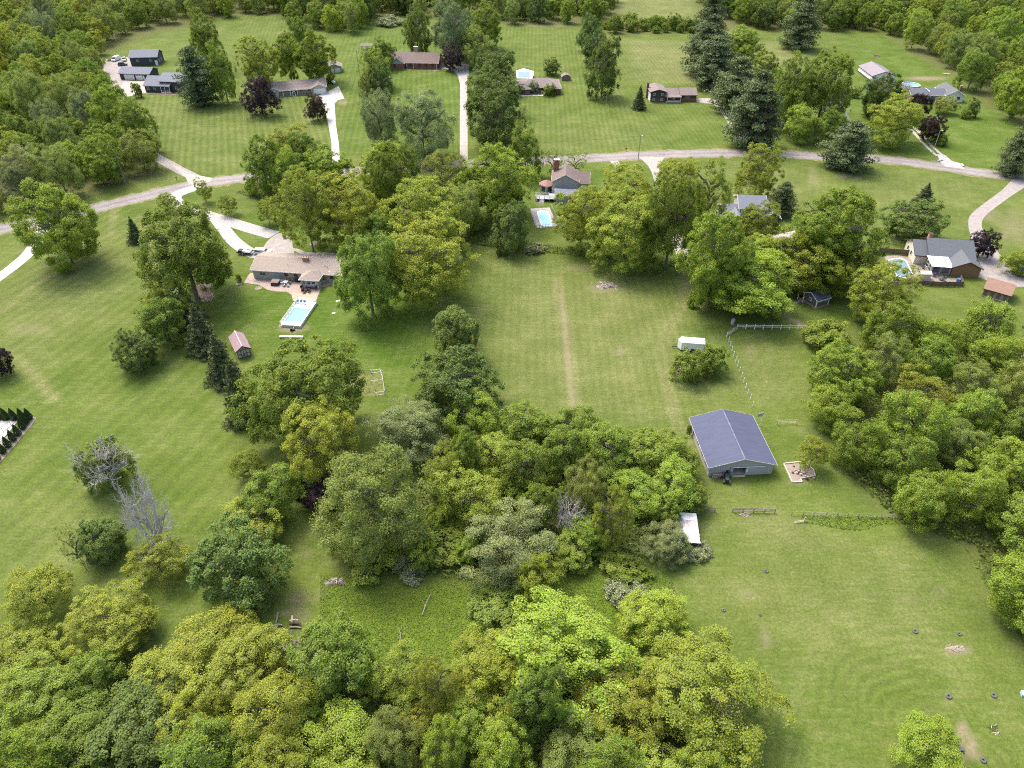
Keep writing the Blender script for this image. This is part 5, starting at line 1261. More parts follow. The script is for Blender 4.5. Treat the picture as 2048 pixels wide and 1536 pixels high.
t = flush_pool('patio_pool', [(1059.3,418),(1099.2,415.2),(1115.3,453.4),(1072.6,456.7)], [(1074,424),(1079,422.6),(1090,422.6),(1096,424.6),(1099,432),(1104,448),(1103,451.5),(1099,452.6),(1087,452.8),(1083,451),(1079,440)], 'pale turquoise pool with rounded corners in a paved patio', 'concrete', 'water_pale')
for e in (((1059,418),(1072.4,457.5)),((1072.4,457.5),(1116,454.5)),((1101,413),(1121,452))):
    a, b = [np.array(G(*p)) for p in e]; n = 7; oo = t.location
    for i in range(n+1):
        p = a+(b-a)*i/n; MB().box(p[0]-oo.x-.05,p[0]-oo.x+.05,p[1]-oo.y-.05,p[1]-oo.y+.05,0,1.15).build('fence_post', MT['metal_grey'], t)
    for z in (.5,1.1): MB().bar((a[0]-oo.x,a[1]-oo.y,z),(b[0]-oo.x,b[1]-oo.y,z),.04,.05).build('fence_rail', MT['metal_grey'], t)
flush_pool('patio_pool', [(1032,142),(1047,137),(1068,143),(1065.5,157),(1033,157)], [(1035.5,144),(1041,142.4),(1047,145),(1053,142.4),(1060.5,144.5),(1060.5,156.5),(1035.5,156.5)], 'pale blue covered pool behind the hip-roofed ranch', 'white', 'cover')
flush_pool('patio_pool', [(1768,513),(1795,511),(1816,515),(1832,555),(1796,560),(1776,535)], [(1777,520),(1800,517),(1812,522),(1824,548),(1812,556),(1796,554),(1780,535)], 'free-form pool behind the brown board fence', 'flag_dull', 'cover')
flush_pool('patio_pool', [(-60,880),(-60,930),(2,872)], [(-40,892),(-40,915),(3,876),(5,868),(-4,866)], 'sliver of turquoise pool at the left picture edge', 'concrete_white', 'water_pale')
# ------------------------------------------------------------------ fences
def rail_fence(name, pts, n, h, rails, m, label, w=.12, group=None, lean=0, cap=False):
    P = [np.array(G(*p)) for p in pts]; o = P[0]; t = thing(name, o, 0, label, 'fence', group); r = np.random.default_rng(int(abs(o[0])*7))
    seg = [np.linalg.norm(b-a) for a, b in zip(P[:-1],P[1:])]; tot = sum(seg); pos = []
    for i in range(n+1):
        s = tot*i/n
        for k, L in enumerate(seg):
            if s <= L+1e-6 or k == len(seg)-1: pos.append(P[k]+(P[k+1]-P[k])*min(s/L,1)-o); break
            s -= L
    for p in pos:
        dx, dy = r.normal(0,lean,2); MB().bar((p[0],p[1],-.1),(p[0]+dx,p[1]+dy,h),w).build('post', MT[m], t)
    for z in rails:
        for a, b in zip(pos[:-1],pos[1:]):
            MB().bar((a[0],a[1],z+r.normal(0,lean*.5)),(b[0],b[1],z+r.normal(0,lean*.5)),.045,.14 if w > .1 else .03).build('rail', MT[m], t)
    return t
t = rail_fence('rail_fence', [(1474,658),(1613,659.5)], 8, 1.35, (.65,1.1), 'white', 'white rail fence along the top of the small paddock', .14)
a, b = G(1474,660), G(1608,661); MB().box(0,b[0]-a[0],-.04,-.02,.05,.95).build('wire_mesh', MT['wood_grey'], t) if False else None
rail_fence('post_fence', [(1453,674),(1458,685),(1465,706),(1472,725),(1482,752),(1490,775),(1500,800),(1506,812)], 13, 1.35, (), 'white', 'line of white fence posts between paddock and trailer', .11, lean=.04)
t = rail_fence('metal_gate', [(1453,674),(1474,660)], 2, 1.3, (.3,.55,.8,1.05,1.25), 'metal_grey', 'grey tubular gate at the paddock corner', .07); t['category'] = 'gate'
rail_fence('rail_fence', [(1553,849),(1591,848)], 1, 1.2, (.35,.7,1.1), 'wood_pale', 'weathered rail fence panel right of the barn', .1)
rail_fence('rail_fence', [(1464,1024),(1493,1024.5),(1549,1026)], 4, 1.1, (.35,.7,1.0), 'wood_grey', 'old grey rail fence below the barn', .12, lean=.05)
rail_fence('rail_fence', [(1384,1018),(1410,1019),(1428,1024)], 2, 1.0, (.4,.8), 'wood_grey', 'broken rail fence above the tin shed', .12, lean=.08)
rail_fence('wire_fence', [(1583,1031),(1640,1033),(1700,1036),(1760,1036),(1850,1040)], 12, 1.2, (.5,1.0), 'wood_grey', 'sagging wire fence on leaning posts by the ditch weeds', .09, lean=.14)
rail_fence('wire_fence', [(1037,135),(1062,139),(1098,143),(1124,142)], 5, 1.2, (1.1,), 'metal_grey', 'thin wire fence behind the hip-roofed ranch pool', .06)
rail_fence('garden_fence', [(742,747),(763,744.5),(770,789),(751,792)], 6, 1.1, (.15,.9), 'siding_white', 'white pipe frame around the vegetable garden', .09)
rail_fence('garden_fence', [(744,768),(766,766)], 2, 1.0, (.9,), 'siding_white', 'white pipe crossbar inside the vegetable garden', .09)
rail_fence('stick_fence', [(672,752),(716,749),(742,746)], 5, .9, (.4,.8), 'wood_dark', 'dark stick fence along the garden top', .07, lean=.04)
rail_fence('stick_fence', [(690,788),(722,786),(751,781)], 5, .9, (.4,.8), 'wood_dark', 'dark stick fence along the garden bottom', .07, lean=.04)
sheet('garden_soil', [(672,752),(762,745),(769,788),(690,796)], MT['garden'], .005)
# pool screen at left edge
rail_fence('iron_fence', [(-40,838),(34,838),(36,842),(0,870),(-40,905)], 9, 1.3, (.15,1.2), 'black', 'black iron fence inside the arborvitae row', .05)
for i, (x, y) in enumerate(((-6,837),(10,837.5),(26,838),(43,838),(57,838),(50,847),(44,857),(34,870),(24,881),(14,894),(4,906),(-8,920))):
    hgt = 3.1; tree('A', x-10, y-23, x+4, y+2, '', 'arborvitae row at the left edge', label='dark clipped arborvitae, '+ordi(i)+' of the row around the left-edge pool')
def board_fence(pts, h, label, group=None):
    P = [np.array(G(*p)) for p in pts]; o = P[0]; t = thing('board_fence', o, 0, label, 'fence', group)
    for a, b in zip(P[:-1],P[1:]):
        L = np.linalg.norm(b-a); n = max(1,int(round(L/2.2))); ang = math.atan2(b[1]-a[1],b[0]-a[0])
        for i in range(n):
            p = a+(b-a)*i/n-o; w = L/n
            pn = MB(); pn.box(.1,w-.02,-.02,.02,.05,h); e = pn.build('panel', MT['fence_brown'], t); e.location = (p[0],p[1],0); e.rotation_euler = (0,0,ang)
            ps = MB(); ps.box(-.06,.06,-.06,.06,0,h+.1); e2 = ps.build('post', MT['wood_dark'], t); e2.location = (p[0],p[1],0); e2.rotation_euler = (0,0,ang)
    return t
board_fence([(1743,530),(1756,506),(1800,509),(1845,513)], 1.6, 'brown board fence along the back of the pool yard')
board_fence([(1775,562),(1830,570),(1880,573),(1924,573),(1918,556)], 1.4, 'brown board fence along the front of the pool yard')
slab('patio', [(1815,513),(1850,512),(1872,545),(1895,556),(1918,556),(1924,572),(1870,571),(1838,566)], MT['flag_dull'], 0, .05)
t, L = box_thing('storage_shed', (1838,560), (1859,560.5), 1.7, .05, 1.6, 'small pinkish plastic storage shed by the fenced pool', 'shed', 'siding_beige'); MB().profile([(-.1,1.6),(.85,2.15),(1.8,1.6),(1.8,1.7),(.85,2.27),(-.1,1.7)], -.12, L+.12, 'u').build('roof', MT['cream'], t)
t, L = box_thing('tarp_bundle', (1912,563), (1919,565), 1.0, .05, .7, 'blue tarp bundle at the end of the board fence', 'tarp', 'blue_tarp')
for i, (x, y) in enumerate(((1848,525),(1853,532),(1845,537),(1866,553),(1880,560),(1887,562))): chair('garden_chair', x, y, i*1.1, 'play_grey', 'dark garden chair, '+ORD[i]+' from the pool towards the porch', 'garden chairs by the fenced pool', 1.2)
# ------------------------------------------------------------------ vehicles
def wheel(t, x, y, r=.34, w=.24):
    tb = MB(); tb.tube([(x,y-w/2,r),(x,y+w/2,r)],[r,r],14); o = tb.build('wheel', MT['rubber'], t); h = MB(); h.tube([(x,y-w/2-.02,r),(x,y+w/2+.02,r)],[r*.55,r*.55],10); h.build('rim', MT['metal_grey'], o); return o
def car(px, py, rz, m, label, cat='car', kind='suv', L=4.7, W=1.9, group=None):
    a = G(px,py); t = thing({'suv':'car','van':'van','pickup':'pickup_truck'}[kind], a, rz, label, cat, group); h = L/2; w = W/2
    if kind == 'suv': low, roof, prof = .95, 1.7, [(-.46,.95),(-.40,1.62),(.12,1.68),(.26,1.0)]
    elif kind == 'van': low, roof, prof = 1.05, 2.1, [(-.49,1.05),(-.48,2.05),(.22,2.1),(.36,1.1)]
    else: low, roof, prof = .95, 1.75, [(-.08,.95),(-.06,1.68),(.18,1.72),(.28,1.0)]
    b = MB(); b.profile([(-h,.35),(h,.35),(h,.72),(h*.96,.88),(h*.5,low),(-h,low)], -w, w, 'u') if False else None
    body = MB(); vs = [(-h,.3),(h,.3),(h,.72),(h*.97,.86),(.27*L,low),(-h,low)]
    n = len(vs); body.add([(x,-w,z) for x,z in vs]+[(x,w,z) for x,z in vs], [tuple(range(n-1,-1,-1)),tuple(range(n,2*n))]+[(i,(i+1)%n,n+(i+1)%n,n+i) for i in range(n)]); body.build('body', MT[m], t)
    q = [(x*L,z) for x,z in prof]; cab = MB(); k = .86
    cab.add([(x,-w*(k if z > 1.2 else .98),z) for x,z in q]+[(x,w*(k if z > 1.2 else .98),z) for x,z in q], [(3,2,1,0),(4,5,6,7),(0,1,5,4),(1,2,6,5),(2,3,7,6),(3,0,4,7)]); cab.build('cabin', MT[m], t)
    g = MB(); z0, z1 = low+.12, roof-.14
    for s in (-1,1): g.add([(q[0][0]+.35,s*w*.965,z0),(q[3][0]-.35,s*w*.965,z0),(q[2][0]-.05,s*(w*k+.012),z1),(q[1][0]+.25,s*(w*k+.012),z1)], [(0,1,2,3)])
    f0, f1 = q[3], q[2]; g.add([(f0[0]+.012-.06,-w*.88,f0[1]+.1),(f0[0]+.012-.06,w*.88,f0[1]+.1),(f1[0]+.05,w*.78,f1[1]-.08),(f1[0]+.05,-w*.78,f1[1]-.08)], [(0,1,2,3)])
    r0, r1 = q[0], q[1]; g.add([(r0[0]-.012,-w*.85,r0[1]+.2),(r0[0]-.012,w*.85,r0[1]+.2),(r1[0]-.03,w*.78,r1[1]-.1),(r1[0]-.03,-w*.78,r1[1]-.1)], [(0,1,2,3)])
    g.build('glass', MT['glass'], t)
    if kind == 'pickup':
        bd = MB(); bd.box(-h+.1,-.10*L,-w+.1,w-.1,low-.02,low+.02); bd.build('cargo_bed', MT['black'], t)
    for x in (-h*.62,h*.62):
        for y in (-w+.12,w-.12): wheel(t, x, y)
    for y in (-w*.7,w*.7): MB().box(h-.03,h+.02,y-.18,y+.18,.62,.76).build('headlight', MT['cream'], t)
    for y in (-w*.85,w*.85): MB().box(-h-.02,-h+.03,y-.1,y+.1,.65,.85).build('tail_light', MT['roof_red'], t)
    return t
car(526,508,-.08,'car_white','white sport utility vehicle behind the tan-roofed ranch',L=4.9)
car(233,121,-1.75,'car_white','white van parked beside the dark pole barn','van','van',5.4,2.0)
car(249,121,-1.2,'car_tan','tan pickup truck parked beside the white van','pickup truck','pickup',5.4)
car(246,131,.3,'car_dark','dark car parked in front of the tan pickup',L=4.3)
car(918,130,-1.4,'car_dark','dark car parked at the end of the straight driveway',L=4.4)
car(2041,546,1.2,'car_dark','dark car at the right edge under a tree',L=4.4)
# utility trailer with gear beside the white car
a = G(492,508); t = thing('utility_trailer', a, -.15, 'loaded utility trailer on the gravel beside the white vehicle', 'trailer')
MB().box(-2.2,2.0,-.95,.95,.5,.62).build('bed', MT['wood_grey'], t); MB().bar((2.0,0,.5),(3.3,0,.45),.1).build('tongue', MT['black'], t)
for y in (-1,1): MB().box(-2.2,2.0,y*.95-.03,y*.95+.03,.62,.95).build('side_rail', MT['black'], t); wheel(t,-.4,y*1.1,.33,.2)
for i,(x,y,sx,sy,z,m) in enumerate(((-1.4,0,.5,.6,.6,'black'),(-.3,.1,.6,.55,.45,'cream'),(.8,-.2,.7,.5,.35,'white'),(1.4,.4,.3,.3,.5,'wood_pale'))): MB().box(x-sx,x+sx,y-sy,y+sy,.62,.62+z).build('load', MT[m], t)
# enclosed white trailer
a, rz, L = frame((1361,703),(1407,706.5)); t = thing('enclosed_trailer', a, rz, 'long white enclosed trailer parked on the field', 'trailer'); W = 2.3
MB().prism([(0,0),(L,0),(L,W),(0,W),(-.75,W/2)], .45, 2.45).build('body', MT['white'], t); MB().prism([(-.02,-.03),(L+.03,-.03),(L+.03,W+.03),(-.02,W+.03),(-.8,W/2)], 2.45, 2.52).build('roof', MT['white_roof'], t)
for y in (.08,W-.08):
    for x in (L*.52,L*.66): wheel(t,x,y,.36,.24)
MB().box(L*.43,L*.75,-.12,-.005,.62,.92).build('fender', MT['black'], t); MB().bar((-.7,W/2,.5),(-2.0,W/2,.45),.12).build('tongue', MT['black'], t); MB().box(L,L+.03,.15,W-.15,.55,2.3).build('rear_door', MT['siding_white'], t)
# covered boat beside the white driveway
a = G(667,166.5); t = thing('covered_boat', a, 2.0, 'small white covered boat beside the white garage', 'boat')
hull = MB(); st = [(-1.9,.62,.75),(-.6,.72,.8),(.8,.62,.85),(1.7,.3,.95),(2.1,.05,1.0)]; vs = []
for x, w, z in st: vs += [(x,-w,z),(x,-w*.55,.3),(x,w*.55,.3),(x,w,z),(x,0,z+.35)]
hull.add(vs, [(i*5+k,i*5+(k+1)%5,(i+1)*5+(k+1)%5,(i+1)*5+k) for i in range(4) for k in range(5)]+[(4,3,2,1,0),(20,21,22,23,24)]); hull.build('hull', MT['white'], t)
MB().box(-1.7,1.2,-.5,.5,.12,.3).build('trailer_frame', MT['red_barn'], t); wheel(t,-.6,-.65,.28,.2); wheel(t,-.6,.65,.28,.2)
# tractor, bale, crate at the barn door
a = G(1452,957); t = thing('tractor', a, -1.75, 'small dark green tractor parked before the barn door', 'tractor')
MB().box(-.3,1.5,-.32,.32,.55,1.15).build('hood', MT['green_paint'], t); MB().box(-.75,-.1,-.45,.45,.5,.9).build('chassis', MT['black'], t); MB().box(-.7,-.25,-.28,.28,.9,1.0).build('seat', MT['black'], t); MB().box(-.78,-.68,-.28,.28,1.0,1.45).build('seat_back', MT['black'], t)
for y in (-.62,.62): wheel(t,-.6,y,.58,.34); wheel(t,1.2,y*.85,.36,.24)
MB().tube([(.0,0,1.1),(-.22,0,1.35)],[.03,.03],6).build('steering_column', MT['black'], t)
for y in (-.5,.5): MB().bar((-.85,y,.9),(-.85,y,2.1),.07).build('roll_bar', MT['black'], t)
MB().bar((-.85,-.5,2.1),(-.85,.5,2.1),.07).build('roll_bar', MT['black'], t)
a = G(1440,955); t = thing('round_drum', a, .2, 'rusty brown drum lying between crate and tractor', 'drum'); mb = MB(); mb.tube([(0,-.4,.5),(0,.4,.5)],[.5,.5],16); mb.build('body', MT['roof_red'], t); mb = MB(); mb.tube([(0,-.43,.5),(0,-.39,.5)],[.38,.38],16); mb.build('lid', MT['wood_dark'], t)
a, rz, L = frame((1424,956.5),(1436,956)); t = thing('crate', a, rz, 'pale wooden crate against the barn wall', 'crate')
for i in range(4): MB().box(i*(L-.08)/3,i*(L-.08)/3+.1,0,.06,0,1.0).build('slat', MT['wood_pale'], t)
for i in range(3): MB().box(0,L,-.04,0,.05+i*.42,.15+i*.42).build('slat', MT['wood_pale'], t)
MB().box(0,L,.08,.7,.05,.9).build('box', MT['wood_grey'], t)
# basketball hoop
a = G(1520,852); t = thing('basketball_hoop', a, .3, 'basketball hoop with grey backboard at the barn corner', 'basketball hoop')
MB().tube([(0,0,0),(0,0,2.9),(-.3,.1,3.2)],[.07,.06,.06],8).build('pole', MT['white'], t); b = MB(); b.box(-1.15,.2,.12,.17,2.55,3.35); b = b.build('backboard', MT['metal_grey'], t)
MB().box(-1.18,.23,.10,.12,3.33,3.4).build('board_edge', MT['white'], b)
rg = MB(); n = 16; rg.tube([(-.47+.22*math.cos(2*math.pi*i/n),.42+.22*math.sin(2*math.pi*i/n),2.75) for i in range(n+1)],[.018]*(n+1),5,cap=False); rg.build('rim', MT['roof_red'], t)
# sandpit by the barn
P = [(1567,928),(1604,924),(1626,940),(1630,952),(1600,958),(1604,964),(1584,965)]; o = G(*P[0]); t = thing('sandpit', o, 0, 'timber-edged play pit with rubble and stumps beside the barn', 'sandpit')
Q = [(G(*p)[0]-o[0],G(*p)[1]-o[1]) for p in P]; MB().prism(Q, -.02, .05).build('fill', MT['mulch_grey'], t)
for p, q2 in zip(Q, Q[1:]+Q[:1]): MB().bar((p[0],p[1],.1),(q2[0],q2[1],.1),.22,.24).build('edge_timber', MT['wood_pale'], t)
r = np.random.default_rng(3)
for i in range(16):
    x, y = [(Q[0][k]*.0+sum(q[k] for q in Q)/len(Q)+r.normal(0,[.9,.55][k])) for k in (0,1)]; s = r.uniform(.12,.34); MB().tube([(x,y,.0),(x+r.normal(0,.1),y,s*1.4)],[s,s*.7],6).build('rubble', MT[['roof_red','wood_dark','mulch','wood_pale'][i%4]], t)
# ------------------------------------------------------------------ tyres, drums, piles
def tyre(px, py, R, label, tilt=0, m='rubber'):
    a = G(px,py); R *= .85; t = thing('tyre', a, 0, label, 'tyre', 'old tyres on the pasture'); mb = MB(); n, k = 20, 8; w = R*.36; vs = []
    for i in range(n):
        for j in range(k):
            b = 2*math.pi*j/k; rr = R-w+w*math.cos(b); vs.append((rr*math.cos(2*math.pi*i/n), rr*math.sin(2*math.pi*i/n), w*.75+w*.75*math.sin(b)))
    mb.add(vs, [(i*k+j,((i+1)%n)*k+j,((i+1)%n)*k+(j+1)%k,i*k+(j+1)%k) for i in range(n) for j in range(k)]); mb.build('tread', MT[m], t, True); t.rotation_euler = (tilt,tilt*.5,0)
for x, y, R, lb in ((1830,1263,.48,'dark tyre with clear hole, upper left of pasture group'),(1918,1268,.42,'tyre with white mark left of the wood edge'),(1897,1393,.52,'tyre lying at the head of the bare soil track'),(1987,1391,.50,'tyre furthest right on the pasture'),(1966,1521,.48,'tyre at the bottom right corner'),(1532,1143,.42,'tyre below the tin shed on the pasture'),(1447,1221,.36,'small tyre beside the bottom wood'),(1520,1230,.3,'smallest half-sunk tyre on the pasture')): tyre(x,y,R,lb,.06)
def drum(px, py, r, h, m, label, cat='drum', lid=None):
    a = G(px,py); t = thing('drum', a, 0, label, cat); MB().cyl(0,0,0,h,r,r,16).build('body', MT[m], t); MB().cyl(0,0,h,h+.06,r*1.03,r*.95,16).build('lid', MT[lid or m], t)
    for z in (.33,.66): MB().cyl(0,0,h*z-.02,h*z+.02,r*1.03,r*1.03,16).build('hoop', MT[lid or m], t)
drum(1465,648,.45,1.3,'metal_grey','pale grey water drum above the paddock gate')
t, L = box_thing('feed_trough', (1914,1502), (1926,1506), .6, 0, .45, 'dark feed trough beside the bottom right tree', 'trough', 'roof_navy'); MB().box(.05,L-.05,-.09,-.06,.1,.2).build('handle_bar', MT['wood_pale'], t)
t, L = box_thing('mineral_tub', (2042,1394), (2056,1398), .8, 0, .5, 'pale blue tub at the right picture edge', 'tub', 'vinyl_blue')
def mound(name, px, py, rx, ry, h, m, label, cat, bits=0, bm='wood_pale', seed=1, blen=1.0, brad=.04):
    """heap: lumpy mound plus loose pieces lying on it"""
    a = G(px,py); t = thing(name, a, 0, label, cat); r = np.random.default_rng(seed); mb = MB(); n, k = 22, 6; vs = [(0,0,h)]
    for j in range(1,k+1):
        for i in range(n):
            q = j/k; an = 2*math.pi*i/n; w = 1+.18*math.sin(an*3+seed)+r.normal(0,.06); vs.append((rx*q*w*math.cos(an), ry*q*w*math.sin(an), max(h*(1-q**1.6)+r.normal(0,.10*h)*(q<1),-.03) if q < 1 else -.03))
    mb.add(vs, [(0,1+i,1+(i+1)%n) for i in range(n)]+[(1+(j-1)*n+i,1+j*n+i,1+j*n+(i+1)%n,1+(j-1)*n+(i+1)%n) for j in range(1,k) for i in range(n)]); mb.build('heap', MT[m], t)
    for i in range(bits):
        x, y = r.normal(0,rx*.42), r.normal(0,ry*.42); q = min(math.hypot(x/rx,y/ry),1); z = h*(1-q**1.6)+.05; an = r.uniform(0,6.28); l = blen*r.uniform(.5,1.3); b = brad*r.uniform(.6,1.5)
        MB().tube([(x,y,z),(x+l*.5*math.cos(an),y+l*.5*math.sin(an),z+r.normal(.03,.1)),(x+l*math.cos(an),y+l*math.sin(an),z+r.normal(-.05,.1))],[b,b*.85,b*.5],5).build('branch', MT[bm if i % 3 else 'wood_grey'], t)
    return t
mound('brush_pile', 1211,571, 2.6,1.7,.55,'mulch_grey','heap of pale cut branches on the central field','brush pile',46,'wood_pale',2,1.5,.06)
mound('mulch_pile', 672,1164, 1.7,.8,.5,'mulch_grey','low pile of pale wood chips at the meadow corner','mulch pile',18,'cream',3,.4,.07)
mound('burn_pile', 1751,112, 2.6,1.6,.5,'mulch','dark burn pile on the upper right lawn','burn pile',14,'wood_dark',4,1.2,.06)
mound('rubble_pile', 1912,1297, 1.5,.5,.18,'mulch_grey','strip of broken boards and soil on the pasture','rubble pile',12,'wood_pale',5,.5,.035)
mound('rubble_pile', 1985,1455, .8,.5,.3,'tall_green','weedy lump with pale scraps on the pasture','rubble pile',5,'wood_pale',6,.4,.04)
mound('stone_scatter', 1994,1466, .35,.2,.06,'mulch_grey','white scraps lying right of the weedy lump','scrap',6,'cream',7,.35,.04)
mound('brush_pile', 568,1288, 2.2,1.2,.7,'mulch','tangled grey brush pile below the stacked logs','brush pile',50,'wood_grey',8,1.6,.045)
mound('brush_pile', 221,122, 1.8,1.4,.8,'mulch','dark scrap pile beside the white van','scrap pile',16,'wood_dark',9,1.3,.06)
mound('brush_pile', 1359,742, .9,2.0,.4,'mulch_grey','grey brush heap left of the trailer bushes','brush pile',20,'wood_grey',10,.9,.04)
mound('rubble_pile', 1490,1030, .9,.5,.2,'mulch_grey','small bare rubble heap under the old rail fence','rubble pile',6,'wood_pale',12,.5,.05)
# stacked logs and fallen branches
def log(px, py, qx, qy, r, label, m='wood_grey', z=.12, group=None, fork=0):
    a, b = G(px,py), G(qx,qy); L = math.dist(a,b); t = thing('fallen_branch' if r < .12 else 'log', a, math.atan2(b[1]-a[1],b[0]-a[0]), label, 'log' if r >= .12 else 'branch', group)
    MB().tube([(0,0,z),(L*.5,.06,z+.03),(L,0,z)],[r,r*.9,r*.75 if r >= .12 else r*.4],8).build('stem', MT[m], t)
    for i in range(fork): MB().tube([(L*(.35+.2*i),0,z),(L*(.6+.2*i),(-1)**i*L*.22,z+.15)],[r*.6,r*.2],5).build('side_branch', MT[m], t)
log(556,1226,552,1248,.16,'upright-lying left log of the log stack'); log(585,1233,583,1252,.18,'pale log lying away from camera in the stack','wood_pale')
log(549,1252,566,1253,.15,'short left crosswise log of the stack',z=.3); log(580,1250,602,1250,.17,'dark upper crosswise log of the stack','wood_dark',.35); log(580,1256,602,1257,.16,'lowest crosswise log of the stack','wood_grey',.2); log(581,1246,598,1245,.14,'small top crosswise log of the stack','wood_pale',.6)
log(798,1258,803,1286,.07,'forked bare branch lying in the lower meadow','wood_grey',.45,fork=2); log(845,1232,862,1190,.05,'long thin dead stick in the meadow','wood_pale',.45,fork=1); log(962,1300,990,1252,.07,'pale fallen limb beside the round meadow bush','wood_pale',.5,fork=2)
log(1401,620,1412,622,.07,'short grey branch under the clump above the fence','wood_grey',.1); log(1396,612,1408,622,.05,'thin stick on the grass above the trailer','wood_pale',.08)
a, rz, L = frame((1417,598),(1428,604)); t = thing('park_bench', a, rz, 'small grey bench under the clump above the rail fence', 'bench'); MB().box(0,L,0,.4,.4,.46).build('seat', MT['wood_grey'], t); MB().box(0,L,.38,.44,.46,.85).build('backrest', MT['wood_grey'], t); MB().box(.05,.12,.05,.38,0,.4).build('leg', MT['wood_grey'], t); MB().box(L-.12,L-.05,.05,.38,0,.4).build('leg', MT['wood_grey'], t)
a, rz, L = frame((1588,1047),(1608,1045)); t = thing('old_gate', a, rz, 'collapsed pale wooden gate in the ditch weeds', 'gate')
for z in (.2,.5): MB().bar((0,0,z),(L,.1,z),.08).build('rail', MT['wood_pale'], t)
MB().bar((L,.1,0),(L+.05,.15,1.2),.14).build('post', MT['wood_pale'], t)
# ------------------------------------------------------------------ mulch rings
def ring_bed(px, py, r, label, m='mulch', edge='concrete_tan', poly=None):
    a = G(px,py); t = thing('mulch_ring', a, 0, label, 'planting bed'); n = 24
    pts = [(r*math.cos(2*math.pi*i/n), r*math.sin(2*math.pi*i/n)) for i in range(n)] if poly is None else [(p[0]-a[0],p[1]-a[1]) for p in smooth(poly+poly[:1],5)[:-1]]
    MB().prism(pts, -.02, .06).build('mulch', MT[m], t); e = MB(); e.tube([(x,y,.06) for x,y in pts+pts[:1]],[.12]*(len(pts)+1),5,cap=False); e.build('edging', MT[edge], t)
ring_bed(131,510,1.8*K,'round mulch ring under the big left tree','mulch','concrete'); ring_bed(629,488,1.0*K,'small round mulch ring behind the tan-roofed ranch','mulch','concrete')
ring_bed(400,585,1,'kidney-shaped mulch bed under the big spreading tree','mulch_bed','concrete_tan',[(388,572),(402,565),(418,566),(421,574),(418,582),(426,590),(424,600),(410,604),(398,600),(388,590)])
ring_bed(478,568,.62*K,'little stone ring with sapling at left patio corner','mulch_grey','concrete'); ring_bed(517,577,.66*K,'little stone ring on grass in front of the patio','mulch_grey','concrete')
tree('B', 472,549,483,566, '', label='tiny dark sapling in the little stone ring')
# ------------------------------------------------------------------ utility poles, lamps, mailboxes
POLES = []
def pole(px, py, h, label, arm=True, lamp=False, m='wood_grey', r=.15):
    a = G(px,py); t = thing('utility_pole', a, .2, label, 'utility pole'); MB().tube([(0,0,-.1),(0,0,h)],[r,r*.65],8).build('shaft', MT[m], t)
    if arm:
        c = MB(); c.box(-1.1,1.1,-.06,.06,h-.75,h-.62); c = c.build('crossarm', MT['wood_grey'], t)
        for x in (-1.0,0,1.0): MB().cyl(x,0,h-.62 if x else h,h-.45 if x else h+.2,.05,.04,6).build('insulator', MT['metal_grey'], c)
    if lamp: MB().tube([(0,0,h-.3),(.3,-.3,h-.1),(.6,-.6,h-.15)],[.05,.05,.16],8).build('lamp_head', MT['white'], t)
    POLES.append((a[0],a[1],h)); return t
pole(252,369,9.6,'utility pole leaning in the left wood by the road'); pole(1213,201,10.0,'utility pole on the lawn between dark tree and split-level',m='wood_pale'); pole(1276,320,9.0,'utility pole at the roadside right of the centre house',False,True)
pole(1865,305,8.2,'slim utility pole beside the two-track drive',False,True,m='wood_pale',r=.11); pole(718.6,148,10.8,'lamp pole between the beige ranch and the brick ranch',False,True); pole(472,197,10.8,'utility pole between the big pine and the beige ranch',True)
pole(846,322,5.6,'roadside pole below the wide willow',True); MB()
def wire(i, j, label, sag=.9, dz=0):
    a, b = POLES[i], POLES[j]; o = a; t = thing('power_line', (a[0],a[1],0), 0, label, 'power line')
    pts = [((b[0]-a[0])*k/12,(b[1]-a[1])*k/12,(a[2]+(b[2]-a[2])*k/12)-.4+dz-4*sag*(k/12)*(1-k/12)) for k in range(13)]; MB().tube(pts,[.018]*13,4,cap=False).build('cable', MT['black'], t)
wire(0,5,'power line from the left wood across the striped lawn'); wire(6,2,'power line along the road past the centre house',.8); wire(2,1,'power line from the road to the lawn pole'); wire(6,4,'power line from the road to the lamp pole')
def mailbox(px, py, label):
    a = G(px,py); t = thing('mailbox', a, 1.5, label, 'mailbox'); MB().box(-.05,.05,-.05,.05,0,1.05).build('post', MT['wood_dark'], t); MB().box(-.12,.12,-.28,.28,1.05,1.3).build('box', MT['black'], t)
mailbox(1487,297,'black mailbox where the split-level two-track meets the road'); mailbox(9,448,'dark mailbox at the left end of the road'); mailbox(354,362,'dark mailbox by the left wood driveway'); mailbox(1252,303,'small dark mailbox across from the roadside pole'); mailbox(1700,226,'dark box on a post beside the asphalt drive')
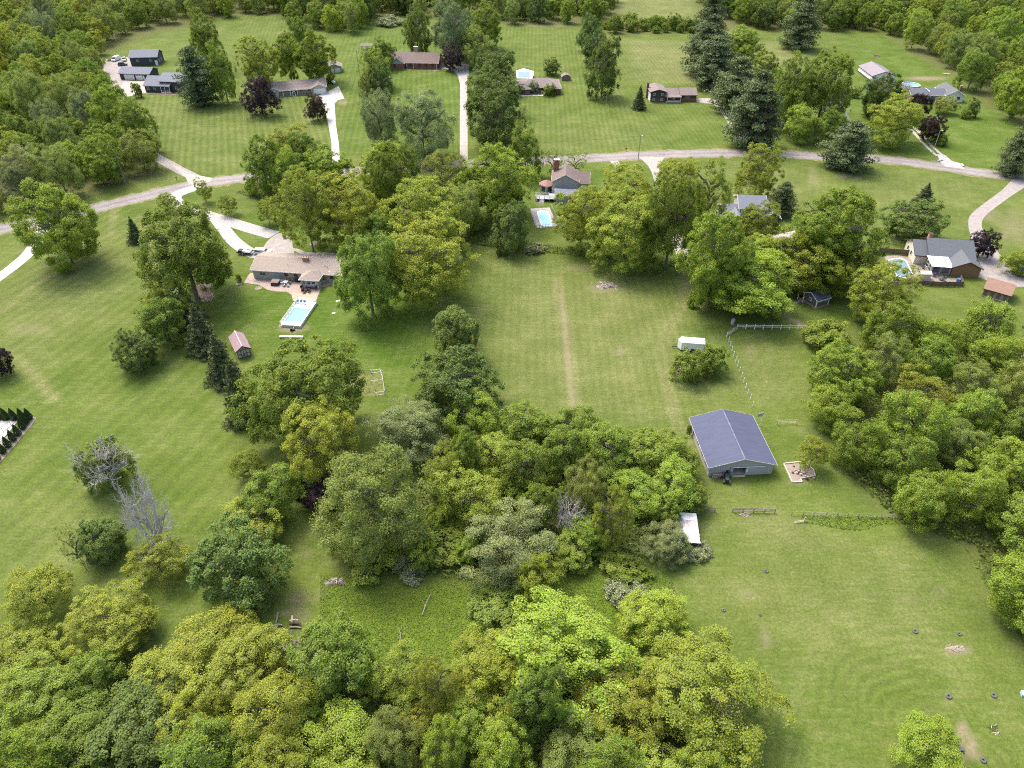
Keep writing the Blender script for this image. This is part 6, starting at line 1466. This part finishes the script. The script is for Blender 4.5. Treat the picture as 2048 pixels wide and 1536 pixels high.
t, L = box_thing('garden_arch', (586,193), (592,192.5), .5, 0, .05, 'white arched trellis before the beige ranch porch', 'trellis', 'white'); mb = MB(); mb.tube([(.1,.2,0),(.1,.2,1.6),(L*.3,.2,2.1),(L*.7,.2,2.1),(L-.1,.2,1.6),(L-.1,.2,0)],[.1]*6,6); mb.build('arch', MT['white'], t)
t, L = box_thing('storage_box', (1065,157), (1069,157), 1.0, 0, .9, 'brown pump box at the corner of the covered pool', 'box', 'roof_red', 'brown_box')
t, L = box_thing('white_cargo_trailer', (1730,178), (1738,180), 3.4, .3, 1.9, 'small white cargo trailer beside the white pole barn', 'trailer', 'white'); wheel(t, L/2, .05, .3, .2)
for x, y, w, lb in ((676,602,1.0,'upper white stepping board on the grass right of pool'),(667,626.5,.8,'lower white stepping board on the grass right of pool')):
    a = G(x,y); t = thing('board', a, .3, lb, 'board'); MB().box(-w/2,w/2,-.25,.25,0,.06).build('plank', MT['white'], t)
a = G(578,69); t = thing('raised_bed', a, .1, 'reddish timber raised bed on the far top lawn', 'planter'); MB().box(-2.2,2.2,-.8,.8,0,.35).build('soil', MT['mulch'], t); MB().box(-2.3,2.3,-.95,-.8,0,.5).build('edge', MT['wood_log'], t); MB().box(-2.3,2.3,.8,.95,0,.5).build('edge', MT['wood_log'], t)
a, rz, L = frame((1885,148.5),(1900,150)); t = thing('white_bench', a, rz, 'pale bench at the foot of the upper right wood', 'bench'); MB().box(0,L,0,.45,.42,.48).build('seat', MT['cream'], t); MB().box(.1,.2,0,.45,0,.42).build('leg', MT['cream'], t); MB().box(L-.2,L-.1,0,.45,0,.42).build('leg', MT['cream'], t)
for i, (x, y) in enumerate(((1880,322),(1925,331))): 
    a = G(x,y); t = thing('culvert_end', a, .4+i, ('left','right')[i]+' white culvert headwall of the two-track entrance', 'culvert'); MB().tube([(-1.2,0,.18),(1.2,0,.18)],[.3,.3],10).build('pipe', MT['concrete_white'], t); MB().box(-1.3,1.3,.2,.45,0,.35).build('headwall', MT['concrete_white'], t)
